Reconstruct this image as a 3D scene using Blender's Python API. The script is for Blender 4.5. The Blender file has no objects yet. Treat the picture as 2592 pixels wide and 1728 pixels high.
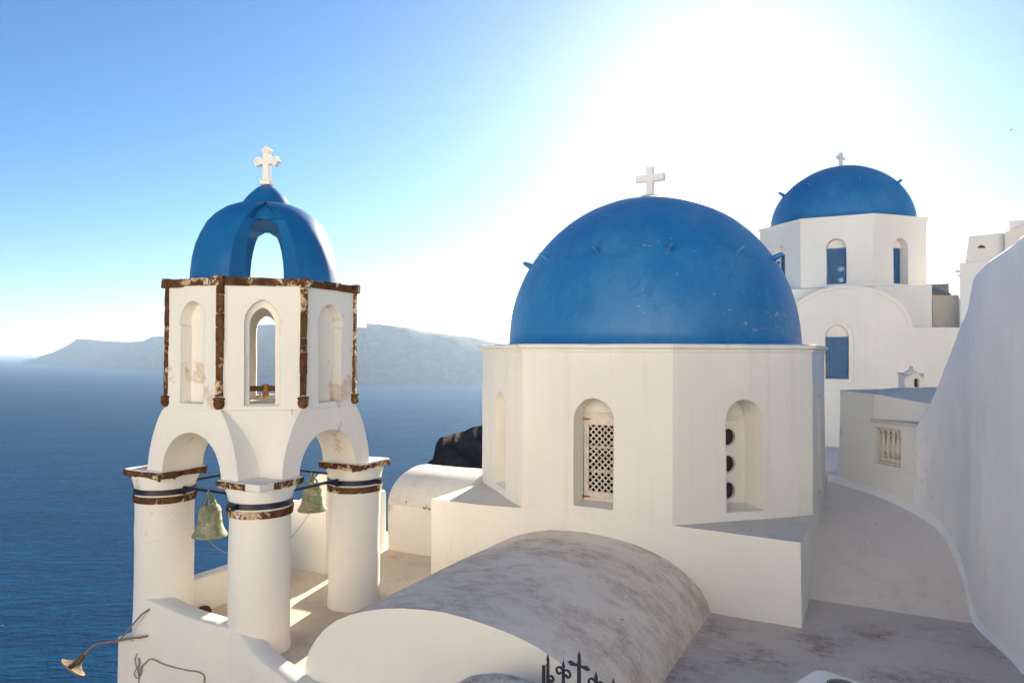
import bpy, bmesh, math, random
from mathutils import Vector, Matrix, noise
from mathutils.geometry import tessellate_polygon, delaunay_2d_cdt

random.seed(7)
SC = bpy.context.scene
COL = SC.collection
PI = math.pi
# World axes: X and Y run along the walls of the churches, Z = 0 is the photographer's eye.
# ------------------------------------------------------------------ camera
cam_d = bpy.data.cameras.new('camera')
cam = bpy.data.objects.new('camera', cam_d)
COL.objects.link(cam)
cam_d.sensor_width = 36.0
cam_d.lens = 25.217
cam_d.clip_start = 0.1
cam_d.clip_end = 200000.0
YAW = 0.4817
cam.matrix_world = (Matrix.Translation((4.1246, -13.7463, 0.0)) @ Matrix.Rotation(YAW, 4, 'Z')
                    @ Matrix.Rotation(PI / 2 + 0.0168, 4, 'X') @ Matrix.Rotation(0.0047, 4, 'Z'))
SC.camera = cam

# ------------------------------------------------------------------ sky, sun, exposure
SUN_AZ = 16.5      # degrees to the right of the view direction
SUN_EL = 19.8
sun_h = math.radians(SUN_AZ) - YAW          # clockwise from +Y
el = math.radians(SUN_EL)
SUN = Vector((math.sin(sun_h) * math.cos(el), math.cos(sun_h) * math.cos(el), math.sin(el)))
world = bpy.data.worlds.new('World')
SC.world = world
world.use_nodes = True
wn = world.node_tree
for n in list(wn.nodes):
    wn.nodes.remove(n)
sky = wn.nodes.new('ShaderNodeTexSky')
sky.sky_type = 'NISHITA'
sky.sun_disc = False
sky.sun_elevation = el
sky.sun_rotation = sun_h
sky.altitude = 100.0
sky.air_density = 1.0
sky.dust_density = 0.34
sky.ozone_density = 4.0
bg = wn.nodes.new('ShaderNodeBackground')
bg.inputs['Strength'].default_value = 0.05
wo = wn.nodes.new('ShaderNodeOutputWorld')
hsv = wn.nodes.new('ShaderNodeHueSaturation')
hsv.inputs['Saturation'].default_value = 1.16
wn.links.new(sky.outputs[0], hsv.inputs['Color'])
wn.links.new(hsv.outputs[0], bg.inputs['Color'])
wn.links.new(bg.outputs[0], wo.inputs['Surface'])
sun_d = bpy.data.lights.new('sun', 'SUN')
sun_d.energy = 5.0
sun_d.angle = math.radians(0.53)
sun_d.color = (1.0, 0.87, 0.69)
sun = bpy.data.objects.new('sun', sun_d)
COL.objects.link(sun)
sun.rotation_euler = SUN.to_track_quat('Z', 'Y').to_euler()
sun.location = SUN * 60
vs = SC.view_settings
vs.view_transform = 'Standard'
vs.look = 'None'
vs.gamma = 1.0
vs.exposure = 1.72
vs.use_curve_mapping = False
cy = SC.cycles
cy.use_denoising = True
cy.max_bounces = 8
cy.diffuse_bounces = 5
cy.volume_bounces = 1
cy.sample_clamp_indirect = 6.0

# ------------------------------------------------------------------ object helpers
WM = {}


def tag(o, label=None, cat=None, group=None, kind=None):
    if label: o['label'] = label
    if cat: o['category'] = cat
    if group: o['group'] = group
    if kind: o['kind'] = kind
    return o


def place(o, parent=None, M=None):
    COL.objects.link(o)
    M = M or Matrix.Identity(4)
    o.matrix_basis = M
    if parent is not None:
        o.parent = parent
        o.matrix_parent_inverse = WM[parent.name].inverted()
    WM[o.name] = M
    return o


def thing(name, loc, label, cat, group=None):
    o = bpy.data.objects.new(name, None)
    o.empty_display_size = 0.3
    place(o, None, Matrix.Translation(loc))
    return tag(o, label, cat, group)


def inst(name, mesh, parent=None, M=None):
    return place(bpy.data.objects.new(name, mesh), parent, M)


def wob(p, amp):
    a = noise.noise_vector(p * 0.9 + Vector((3.1, 7.7, 1.3)))
    b = noise.noise_vector(p * 3.7)
    return (a + b * 0.4) * amp


class MB:
    def __init__(self):
        self.v = []
        self.f = []

    def add(self, vs_, fs):
        o = len(self.v)
        self.v += [Vector(p) for p in vs_]
        self.f += [[i + o for i in f] for f in fs]

    def box(self, x0, x1, y0, y1, z0, z1):
        self.add([(x0, y0, z0), (x1, y0, z0), (x1, y1, z0), (x0, y1, z0), (x0, y0, z1), (x1, y0, z1), (x1, y1, z1), (x0, y1, z1)],
                 [(3, 2, 1, 0), (4, 5, 6, 7), (0, 1, 5, 4), (1, 2, 6, 5), (2, 3, 7, 6), (3, 0, 4, 7)])

    def prism(self, poly, z0, z1, M=None, bottom=True):
        n = len(poly)
        vs_ = [Vector((p[0], p[1], z0)) for p in poly] + [Vector((p[0], p[1], z1)) for p in poly]
        if M is not None:
            vs_ = [M @ p for p in vs_]
        fs = [(i, (i + 1) % n, n + (i + 1) % n, n + i) for i in range(n)]
        for t in tessellate_polygon([[Vector((p[0], p[1], 0)) for p in poly]]):
            fs.append([n + i for i in t])
            if bottom:
                fs.append(list(reversed(t)))
        self.add(vs_, fs)

    def lathe(self, prof, c=(0, 0), seg=32, cap=True, M=None, a0=0.0):
        vs_, fs = [], []
        for r, z in prof:
            for k in range(seg):
                a = a0 + 2 * PI * k / seg
                p = Vector((c[0] + r * math.cos(a), c[1] + r * math.sin(a), z))
                vs_.append(M @ p if M is not None else p)
        for i in range(len(prof) - 1):
            for k in range(seg):
                k2 = (k + 1) % seg
                fs.append((i * seg + k, i * seg + k2, (i + 1) * seg + k2, (i + 1) * seg + k))
        if cap:
            fs.append([k for k in range(seg)][::-1])
            fs.append([(len(prof) - 1) * seg + k for k in range(seg)])
        self.add(vs_, fs)

    def tube(self, pts, r, seg=8, square=False, r2=None):
        pts = [Vector(p) for p in pts]
        n = len(pts)
        vs_, fs = [], []
        if square:
            seg = 4
        up = None
        for i, p in enumerate(pts):
            d = (pts[min(i + 1, n - 1)] - pts[max(i - 1, 0)]).normalized()
            if up is None:
                up = Vector((0, 0, 1)) if abs(d.z) < 0.9 else Vector((0, 1, 0))
            s = d.cross(up).normalized()
            up = s.cross(d).normalized()
            rr = r if r2 is None else r + (r2 - r) * i / (n - 1)
            for k in range(seg):
                a = 2 * PI * (k + (0.5 if square else 0)) / seg
                q = rr * (1.414 if square else 1)
                vs_.append(p + s * q * math.cos(a) + up * q * math.sin(a))
        for i in range(n - 1):
            for k in range(seg):
                k2 = (k + 1) % seg
                fs.append((i * seg + k, i * seg + k2, (i + 1) * seg + k2, (i + 1) * seg + k))
        fs.append(list(range(seg))[::-1])
        fs.append([(n - 1) * seg + k for k in range(seg)])
        self.add(vs_, fs)

    def poly(self, loops, fr, d=0.0, g=0.26):
        """planar face with holes given as (s, z) loops in the frame fr = (origin, s axis, outward normal)"""
        loops = [resample(l, g) for l in loops]
        pts, edges = [], []
        for l in loops:
            o = len(pts)
            pts += [Vector(q) for q in l]
            edges += [(o + i, o + (i + 1) % len(l)) for i in range(len(l))]
        xs_ = [p.x for p in pts]
        ys_ = [p.y for p in pts]
        segs = [(pts[a], pts[b]) for a, b in edges]
        if (max(xs_) - min(xs_)) > g * 1.5 and (max(ys_) - min(ys_)) > g * 1.5:
            x = min(xs_) + g * 0.5
            row = 0
            while x < max(xs_):
                y = min(ys_) + g * (0.5 if row % 2 else 0.95)
                while y < max(ys_):
                    p = Vector((x, y))
                    if inside(loops, x, y) and min(seg_dist(p, a, b) for a, b in segs) > g * 0.38:
                        pts.append(p)
                    y += g
                x += g * 0.87
                row += 1
        out = delaunay_2d_cdt(pts, edges, [], 0, 1e-5)
        ov, of = out[0], out[2]
        fs = []
        for f in of:
            c = sum((ov[i] for i in f), Vector((0, 0))) / len(f)
            ar = abs((ov[f[1]] - ov[f[0]]).cross(ov[f[2]] - ov[f[0]]))
            if ar > 2e-5 and inside(loops, c.x, c.y):
                fs.append(tuple(f))
        self.add([fr_pt(fr, q.x, q.y, d) for q in ov], fs)

    def reveal(self, loop, fr, d0, d1, loop2=None, g=0.26):
        if loop2 is None:
            loop = resample(loop, g)
        n = len(loop)
        l2 = loop2 or loop
        self.add([fr_pt(fr, q[0], q[1], d0) for q in loop] + [fr_pt(fr, q[0], q[1], d1) for q in l2],
                 [(i, (i + 1) % n, n + (i + 1) % n, n + i) for i in range(n)])

    def build(self, name, mat, parent=None, M=None, maxlen=None, amp=0.0, sharp=34, label=None, kind=None, recalc=True, off=None):
        me = self.mesh(name, mat, maxlen, amp, sharp, recalc, off)
        o = inst(name, me, parent, M)
        return tag(o, label=label, kind=kind)

    def mesh(self, name, mat, maxlen=None, amp=0.0, sharp=34, recalc=True, off=None):
        bm = bmesh.new()
        vv = [bm.verts.new(p) for p in self.v]
        for f in self.f:
            try:
                bm.faces.new([vv[i] for i in f])
            except ValueError:
                pass
        bmesh.ops.remove_doubles(bm, verts=bm.verts, dist=1e-4)
        if maxlen:
            for _ in range(7):
                lo = [e for e in bm.edges if e.calc_length() > maxlen]
                if not lo:
                    break
                bmesh.ops.triangulate(bm, faces=[f for f in bm.faces if len(f.verts) > 3])
                lo = [e for e in bm.edges if e.calc_length() > maxlen]
                bmesh.ops.subdivide_edges(bm, edges=lo, cuts=1, use_grid_fill=False)
            bmesh.ops.triangulate(bm, faces=[f for f in bm.faces if len(f.verts) > 4])
        if recalc:
            bmesh.ops.recalc_face_normals(bm, faces=bm.faces)
        ca = math.radians(sharp)
        for e in bm.edges:
            e.smooth = not (len(e.link_faces) == 2 and e.calc_face_angle(0) > ca)
        for f in bm.faces:
            f.smooth = True
        if amp:
            of = Vector(off) if off else Vector((0, 0, 0))
            for v in bm.verts:
                v.co += wob(v.co + of, amp)
        me = bpy.data.meshes.new(name)
        bm.to_mesh(me)
        bm.free()
        if mat:
            me.materials.append(mat)
        return me


def resample(loop, g):
    out = []
    n = len(loop)
    for i in range(n):
        a, b = loop[i], loop[(i + 1) % n]
        L = math.hypot(b[0] - a[0], b[1] - a[1])
        k = 1
        while L / k > g:
            k *= 2
        for j in range(k):
            out.append((a[0] + (b[0] - a[0]) * j / k, a[1] + (b[1] - a[1]) * j / k))
    return out


def inside(loops, x, y):
    c = False
    for l in loops:
        n = len(l)
        for i in range(n):
            (x0, y0), (x1, y1) = l[i], l[(i + 1) % n]
            if (y0 > y) != (y1 > y) and x < (x1 - x0) * (y - y0) / (y1 - y0) + x0:
                c = not c
    return c


def seg_dist(p, a, b):
    d = b - a
    t = max(0.0, min(1.0, (p - a).dot(d) / max(d.length_squared, 1e-12)))
    return (p - a - d * t).length


def fr_pt(fr, s, z, d):
    o, sv, nv = fr
    return Vector((o[0] + sv[0] * s + nv[0] * d, o[1] + sv[1] * s + nv[1] * d, z))


def arch(c, half, zb, zs, rise, n=16, point=0.0):
    """closed outline of an arched opening, counter-clockwise; point > 0 makes the head pointed"""
    pts = [(c - half, zb), (c + half, zb)]
    for k in range(n + 1):
        a = PI * k / n
        x = math.cos(a)
        z = math.sin(a)
        if point:
            z = z + point * (1 - abs(x)) - point * z * 0.4
        pts.append((c + half * x, zs + rise * z))
    return pts


# ------------------------------------------------------------------ materials
class NT:
    def __init__(self, name):
        self.m = bpy.data.materials.new(name)
        self.m.use_nodes = True
        self.t = self.m.node_tree
        self.b = self.t.nodes['Principled BSDF']
        g = self.t.nodes.new('ShaderNodeNewGeometry')
        self.pos = g.outputs['Position']
        self.nor = g.outputs['Normal']

    def n(self, kind, **kw):
        nd = self.t.nodes.new('ShaderNode' + kind)
        for k, v in kw.items():
            setattr(nd, k, v)
        return nd

    def put(self, sock, v):
        if hasattr(v, 'is_linked') or hasattr(v, 'links'):
            self.t.links.new(v, sock)
        else:
            if isinstance(v, (tuple, list)) and len(v) == 3 and sock.type == 'RGBA':
                v = (*v, 1)
            sock.default_value = v

    def scale(self, vec):
        m = self.n('Mapping')
        self.put(m.inputs['Vector'], self.pos)
        m.inputs['Scale'].default_value = vec
        return m.outputs[0]

    def noise(self, sc, detail=5, rough=0.55, vec=None, dist=0.0):
        nd = self.n('TexNoise')
        self.put(nd.inputs['Vector'], vec if vec is not None else self.pos)
        nd.inputs['Scale'].default_value = sc
        nd.inputs['Detail'].default_value = detail
        nd.inputs['Roughness'].default_value = rough
        nd.inputs['Distortion'].default_value = dist
        return nd.outputs['Fac']

    def ramp(self, fac, a, b, lo=0.0, hi=1.0):
        nd = self.n('MapRange')
        nd.interpolation_type = 'SMOOTHSTEP'
        self.put(nd.inputs['Value'], fac)
        nd.inputs['From Min'].default_value = a
        nd.inputs['From Max'].default_value = b
        nd.inputs['To Min'].default_value = lo
        nd.inputs['To Max'].default_value = hi
        return nd.outputs[0]

    def math(self, op, a, b=0.0, c=0.0):
        nd = self.n('Math', operation=op)
        self.put(nd.inputs[0], a)
        self.put(nd.inputs[1], b)
        if len(nd.inputs) > 2:
            self.put(nd.inputs[2], c)
        return nd.outputs[0]

    def mix(self, fac, a, b):
        nd = self.n('Mix', data_type='RGBA')
        self.put(nd.inputs[0], fac)
        self.put(nd.inputs[6], a)
        self.put(nd.inputs[7], b)
        return nd.outputs[2]

    def mul(self, a, b):
        nd = self.n('Mix', data_type='RGBA', blend_type='MULTIPLY')
        nd.inputs[0].default_value = 1.0
        self.put(nd.inputs[6], a)
        self.put(nd.inputs[7], b)
        return nd.outputs[2]

    def bump(self, h, strength, dist, normal=None):
        nd = self.n('Bump')
        nd.inputs['Strength'].default_value = strength
        nd.inputs['Distance'].default_value = dist
        self.put(nd.inputs['Height'], h)
        if normal is not None:
            self.put(nd.inputs['Normal'], normal)
        return nd.outputs[0]

    def bevel(self, r):
        nd = self.n('Bevel', samples=2)
        nd.inputs['Radius'].default_value = r
        return nd.outputs[0]

    def out(self, col, rough=0.8, normal=None, spec=0.3, metal=0.0):
        self.put(self.b.inputs['Base Color'], col)
        self.put(self.b.inputs['Roughness'], rough)
        self.b.inputs['Specular IOR Level'].default_value = spec
        self.b.inputs['Metallic'].default_value = metal
        if normal is not None:
            self.put(self.b.inputs['Normal'], normal)
        return self.m


def plaster(name, base=(0.82, 0.795, 0.735), streak=0.10, patch=0.0, bev=0.022, grain=0.35, tint=(0.60, 0.53, 0.45)):
    t = NT(name)
    big = t.noise(0.55, 4)
    mid = t.noise(2.6, 6, 0.6)
    fine = t.noise(38, 5, 0.65)
    col = t.mix(t.ramp(big, 0.3, 0.72), tuple(c * 0.93 for c in base), base)
    st = t.noise(1.0, 5, 0.6, t.scale((5.5, 5.5, 0.22)))
    col = t.mix(t.ramp(st, 0.5, 0.78, 0, streak), col, tint)
    col = t.mix(t.ramp(mid, 0.58, 0.80, 0, 0.16), col, tint)
    sp = t.noise(24, 3, 0.5)
    col = t.mix(t.ramp(sp, 0.70, 0.76, 0, 0.35), col, (0.45, 0.38, 0.30))
    h = t.math('ADD', t.math('MULTIPLY', mid, 0.5), t.math('MULTIPLY', fine, 0.10))
    vo = t.n('TexVoronoi', feature='DISTANCE_TO_EDGE')
    dn = t.n('TexNoise')
    t.put(dn.inputs['Vector'], t.pos)
    dn.inputs['Scale'].default_value = 2.5
    dn.inputs['Detail'].default_value = 5
    va = t.n('VectorMath', operation='MULTIPLY_ADD')
    t.put(va.inputs[0], dn.outputs['Color'])
    va.inputs[1].default_value = (0.9, 0.9, 0.9)
    t.put(va.inputs[2], t.pos)
    t.put(vo.inputs['Vector'], va.outputs[0])
    vo.inputs['Scale'].default_value = 0.8
    ck = t.math('MULTIPLY', t.ramp(vo.outputs['Distance'], 0.0, 0.006, 1, 0), t.ramp(t.noise(0.7, 2), 0.56, 0.66))
    col = t.mix(t.math('MULTIPLY', ck, 0.28), col, (0.32, 0.27, 0.22))
    h = t.math('ADD', h, t.math('MULTIPLY', big, 1.2))
    if patch:
        pf = t.ramp(t.noise(1.15, 7, 0.62, dist=0.5), 0.60, 0.63, 0, patch)
        pc = t.mix(t.ramp(t.noise(14, 5), 0.4, 0.62), (0.70, 0.58, 0.45), (0.55, 0.45, 0.35))
        col = t.mix(pf, col, pc)
        h = t.math('SUBTRACT', h, t.math('MULTIPLY', pf, 0.5))
    nr = t.bump(h, grain, 0.03, t.bevel(bev) if bev else None)
    return t.out(col, 0.88, nr, 0.18)


def weathered(name, base, stain, amount, scale=(1, 1, 1), sc=0.9, speck=0.5, rough=0.9, second=None, a=0.46, b=0.70):
    """cement surface with lichen, rust-brown and grey stains that have shapes of their own"""
    t = NT(name)
    v = t.scale(scale)
    n1 = t.noise(sc, 8, 0.66, t.scale(tuple(q ** 0.35 for q in scale)), 0.35)
    n2 = t.noise(sc * 3.1, 7, 0.7, v)
    gr = t.noise(55, 4, 0.75)
    gr2 = t.noise(80, 2, 0.6)
    big = t.noise(0.35, 3)
    col = t.mix(t.ramp(big, 0.3, 0.7), tuple(c * 0.9 for c in base), base)
    n4 = t.noise(sc * 9.0, 6, 0.7, v)
    m = t.math('MULTIPLY', t.ramp(n1, a, b), t.ramp(n2, 0.36, 0.62, 0.12, 1.0))
    m = t.math('MULTIPLY', m, t.ramp(n4, 0.32, 0.60, 0.25, 1.0))
    m = t.math('MULTIPLY', m, t.ramp(gr, 0.34, 0.58, 0.25, 1.0))
    col = t.mix(t.math('MULTIPLY', m, amount), col, stain)
    if second:
        n3 = t.noise(sc * 1.7, 6, 0.6, dist=0.4)
        col = t.mix(t.ramp(n3, 0.56, 0.74, 0, 0.55), col, second)
    col = t.mix(t.ramp(gr2, 0.48, 0.72, 0, 0.42 * speck), col, (0.22, 0.18, 0.15))
    dots = t.noise(9, 2, 0.4)
    col = t.mix(t.ramp(dots, 0.765, 0.785, 0, 0.75), col, (0.10, 0.08, 0.07))
    h = t.math('ADD', t.math('MULTIPLY', n2, 0.5), t.math('MULTIPLY', gr, 0.12))
    return t.out(col, rough, t.bump(h, 0.4, 0.03, t.bevel(0.025)), 0.15)


def blue_paint(name, base=(0.010, 0.155, 0.395), fade=(0.05, 0.22, 0.44), rough=0.42, chips=1.0):
    t = NT(name)
    n1 = t.noise(0.9, 6, 0.6)
    st = t.noise(1.0, 5, 0.6, t.scale((4, 4, 0.3)))
    col = t.mix(t.ramp(n1, 0.35, 0.72, 0, 0.8), base, fade)
    col = t.mix(t.ramp(st, 0.48, 0.75, 0, 0.55), col, fade)
    pa = t.ramp(t.noise(1.7, 4, 0.5, dist=1.2), 0.58, 0.60, 0, 0.35)
    col = t.mix(pa, col, tuple(c * 0.8 for c in base))
    zone = t.ramp(t.noise(0.55, 3), 0.56, 0.68)
    ch = t.math('MULTIPLY', t.ramp(t.noise(11, 4, 0.65), 0.64, 0.665), zone)
    col = t.mix(t.math('MULTIPLY', ch, chips), col, (0.42, 0.36, 0.33))
    fine = t.noise(30, 5, 0.6)
    h = t.math('ADD', t.math('MULTIPLY', n1, 0.6), t.math('MULTIPLY', fine, 0.12))
    return t.out(col, t.ramp(fine, 0.3, 0.7, rough - 0.06, rough + 0.12), t.bump(h, 0.3, 0.04, t.bevel(0.02)), 0.45)


def stone(name, white=0.5):
    t = NT(name)
    n1 = t.noise(9, 7, 0.7)
    n2 = t.noise(3.1, 6, 0.7, dist=0.6)
    col = t.mix(t.ramp(n1, 0.3, 0.7), (0.06, 0.024, 0.013), (0.165, 0.08, 0.04))
    col = t.mix(t.ramp(t.noise(2.2, 3), 0.5, 0.75, 0, 0.7), col, (0.13, 0.095, 0.03))
    wf = t.ramp(n2, 0.64 - 0.13 * white, 0.68 - 0.13 * white)
    wf = t.math('MULTIPLY', wf, t.ramp(t.noise(26, 4), 0.36, 0.5))
    wc = t.mix(t.ramp(t.noise(7, 4), 0.35, 0.65), (0.72, 0.60, 0.46), (0.62, 0.40, 0.20))
    col = t.mix(wf, col, wc)
    h = t.math('ADD', t.math('MULTIPLY', n1, 0.8), t.math('MULTIPLY', wf, 0.15))
    return t.out(col, 0.95, t.bump(h, 0.8, 0.05), 0.1)


def simple(name, col, rough=0.6, spec=0.4, metal=0.0, var=0.25, sc=8):
    t = NT(name)
    n1 = t.noise(sc, 5, 0.6)
    c = t.mix(t.ramp(n1, 0.3, 0.7), tuple(x * (1 - var) for x in col), col)
    return t.out(c, rough, t.bump(n1, 0.2, 0.01), spec, metal)


M = {}
M['white'] = plaster('whitewash')
M['drum'] = plaster('whitewash_streaked', streak=0.32, base=(0.82, 0.79, 0.725))
M['tower'] = plaster('whitewash_tower', patch=0.8, streak=0.12)
M['col'] = plaster('whitewash_column', patch=0.0, streak=0.06, base=(0.82, 0.795, 0.735))
M['cool'] = plaster('whitewash_cool', base=(0.86, 0.845, 0.83), streak=0.05, bev=0.03)
M['cream'] = plaster('whitewash_old', base=(0.82, 0.785, 0.71), streak=0.12, grain=0.7, tint=(0.58, 0.52, 0.42))
M['grey_wall'] = plaster('grey_render', base=(0.46, 0.43, 0.39), streak=0.4, grain=0.8, tint=(0.28, 0.26, 0.24))
M['terrace'] = weathered('terrace_cement', (0.75, 0.635, 0.50), (0.42, 0.27, 0.17), 0.75, sc=1.3, speck=0.5)
M['roof'] = weathered('roof_cement', (0.62, 0.555, 0.50), (0.22, 0.13, 0.09), 0.95, scale=(1.0, 1.1, 1), sc=0.8, second=(0.58, 0.55, 0.54), a=0.42, b=0.60)
M['ramp'] = weathered('ramp_cement', (0.79, 0.72, 0.655), (0.42, 0.33, 0.29), 0.6, sc=0.6, speck=0.4)
M['vault'] = weathered('vault_cement', (0.86, 0.765, 0.65), (0.42, 0.29, 0.22), 0.9, scale=(0.85, 1.35, 0.9), sc=0.75, second=(0.76, 0.68, 0.54), a=0.37, b=0.56)
M['vault_back'] = weathered('vault_cement_pale', (0.80, 0.76, 0.695), (0.42, 0.36, 0.30), 0.7, scale=(0.7, 1.4, 1.8), sc=0.9, speck=1.0)
M['moss'] = weathered('mound_cement', (0.70, 0.65, 0.58), (0.17, 0.09, 0.06), 1.0, sc=2.0, speck=1.0, a=0.40, b=0.56)
M['ledge'] = weathered('ledge_cement', (0.68, 0.645, 0.60), (0.42, 0.37, 0.34), 0.7, sc=1.6, speck=0.8)
M['blue'] = blue_paint('blue_paint')
M['blue_t'] = blue_paint('blue_paint_tower', base=(0.003, 0.105, 0.29), fade=(0.008, 0.14, 0.345), rough=0.38, chips=0.0)
M['shutter'] = simple('blue_wood', (0.045, 0.17, 0.37), 0.55)
M['stone'] = stone('dark_volcanic_stone', 0.62)
M['stone_w'] = stone('volcanic_stone_whitewashed', 1.15)
M['iron'] = simple('navy_iron', (0.012, 0.017, 0.038), 0.38, 0.5, var=0.5, sc=20)
M['wood_w'] = simple('white_painted_wood', (0.78, 0.70, 0.62), 0.6)
M['rust'] = simple('rusty_iron', (0.42, 0.20, 0.06), 0.9, 0.2, var=0.5, sc=40)
M['dark'] = simple('dark_glass', (0.012, 0.013, 0.012), 0.08, 0.5)
M['black'] = simple('black_plastic', (0.012, 0.012, 0.014), 0.3, 0.5)
M['cable'] = simple('grey_conduit', (0.36, 0.30, 0.25), 0.7)
M['beam'] = simple('old_wood', (0.14, 0.075, 0.02), 0.85, sc=25, var=0.6)
M['balus'] = plaster('cream_cement', base=(0.74, 0.66, 0.56), streak=0.05, bev=0, grain=0.2)
M['inside'] = simple('interior_shade', (0.018, 0.014, 0.012), 0.95)  # near-black colour for the shade behind the lattice


def bronze():
    t = NT('green_bronze')
    n1 = t.noise(7, 6, 0.65)
    zr = t.noise(1.0, 4, 0.6, t.scale((3, 3, 14)))
    col = t.mix(t.ramp(n1, 0.35, 0.66), (0.15, 0.19, 0.105), (0.36, 0.33, 0.25))
    col = t.mix(t.ramp(zr, 0.52, 0.70), col, (0.17, 0.27, 0.15))
    col = t.mix(t.ramp(t.noise(30, 4), 0.62, 0.70), col, (0.62, 0.62, 0.52))
    return t.out(col, 0.75, t.bump(n1, 0.4, 0.02), 0.3, 0.15)


M['bronze'] = bronze()


def rust_lamp():
    t = NT('rusted_enamel')
    n1 = t.noise(16, 6, 0.7)
    col = t.mix(t.ramp(n1, 0.38, 0.62), (0.06, 0.055, 0.04), (0.22, 0.15, 0.07))
    return t.out(col, 0.8, t.bump(n1, 0.4, 0.01), 0.3)


M['lamp'] = rust_lamp()
M['lamp_arm'] = simple('brown_painted_pipe', (0.30, 0.20, 0.15), 0.75, sc=20)


def sea_mat():
    t = NT('sea_water')
    def along(sx, sy):
        m_ = t.n('Mapping', vector_type='TEXTURE')
        t.put(m_.inputs['Vector'], t.pos)
        m_.inputs['Rotation'].default_value = (0, 0, YAW + 0.12)
        m_.inputs['Scale'].default_value = (1 / sx, 1 / sy, 1)
        return m_.outputs[0]
    w1 = t.noise(0.05, 5, 0.6, along(0.5, 1.5))
    w2 = t.noise(0.22, 7, 0.65, along(0.55, 1.4))
    w3 = t.noise(0.006, 4, 0.6, along(0.4, 1.6))
    h = t.math('ADD', t.math('MULTIPLY', w1, 3.0), t.math('MULTIPLY', w2, 2.0))
    col = t.mix(t.ramp(w3, 0.35, 0.7), (0.0010, 0.027, 0.080), (0.0018, 0.040, 0.112))
    col = t.mix(t.ramp(w2, 0.36, 0.66, 0, 0.55), col, (0.004, 0.066, 0.155))  # brighter look of the ripple facets painted into the colour
    col = t.mix(t.ramp(w1, 0.62, 0.36, 0, 0.35), col, (0.0008, 0.016, 0.05))  # darker look of the wave troughs painted in as well
    cap = t.math('MULTIPLY', t.ramp(t.noise(0.16, 5, 0.6, along(0.4, 1.7)), 0.745, 0.765), t.ramp(t.noise(0.004, 2), 0.45, 0.6))
    col = t.mix(cap, col, (0.7, 0.75, 0.8))
    nb = t.bump(h, 0.9, 1.0)
    df = t.n('BsdfDiffuse')
    t.put(df.inputs['Color'], col)
    t.put(df.inputs['Normal'], nb)
    gl = t.n('BsdfGlossy')
    gl.inputs['Color'].default_value = (0.55, 0.80, 1.0, 1)
    gl.inputs['Roughness'].default_value = 0.22
    t.put(gl.inputs['Normal'], nb)
    fn = t.n('Fresnel')
    fn.inputs['IOR'].default_value = 1.33
    t.put(fn.inputs['Normal'], nb)
    mx = t.n('MixShader')
    t.put(mx.inputs[0], t.math('MULTIPLY', t.math('MINIMUM', fn.outputs[0], 0.30), 0.22))
    t.t.links.new(df.outputs[0], mx.inputs[1])
    t.t.links.new(gl.outputs[0], mx.inputs[2])
    t.t.links.new(mx.outputs[0], t.t.nodes['Material Output'].inputs['Surface'])
    t.t.nodes.remove(t.b)
    return t.m


def rock(name, a, b, sc):
    t = NT(name)
    n1 = t.noise(sc, 8, 0.7)
    n2 = t.noise(sc * 0.4, 5, 0.6, t.scale((1, 1, 3)))
    col = t.mix(t.ramp(n1, 0.35, 0.68), a, b)
    col = t.mix(t.ramp(n2, 0.55, 0.75, 0, 0.5), col, tuple(x * 1.7 for x in b))
    return t.out(col, 0.95, t.bump(n1, 1.0, 0.6 / sc * 0.2), 0.1)


M['sea'] = sea_mat()
M['rock'] = rock('black_lava_rock', (0.022, 0.015, 0.013), (0.075, 0.052, 0.042), 0.5)
M['island'] = rock('island_rock', (0.11, 0.085, 0.07), (0.15, 0.125, 0.10), 0.02)
M['hill'] = rock('hillside_rock', (0.10, 0.075, 0.06), (0.20, 0.15, 0.12), 0.4)

# ------------------------------------------------------------------ setting: sea, far islands, cliff, hillside
SEA = -110.0
mb = MB()
ring = [0, 60, 160, 400, 1000, 2500, 6000, 15000, 60000]
N = 48
vs_, fs = [Vector((0, 0, SEA))], []
for r in ring[1:]:
    for k in range(N):
        a = 2 * PI * k / N
        vs_.append(Vector((r * math.cos(a), r * math.sin(a), SEA)))
for k in range(N):
    fs.append((0, 1 + k, 1 + (k + 1) % N))
for i in range(len(ring) - 2):
    for k in range(N):
        k2 = (k + 1) % N
        fs.append((1 + i * N + k, 1 + (i + 1) * N + k, 1 + (i + 1) * N + k2, 1 + i * N + k2))
mb.add(vs_, fs)
tag(mb.build('sea', M['sea']), kind='structure')

CAMP = Vector((4.1246, -13.7463, 0))
FWD = Vector((-math.sin(YAW), math.cos(YAW), 0))
RGT = Vector((math.cos(YAW), math.sin(YAW), 0))


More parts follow.
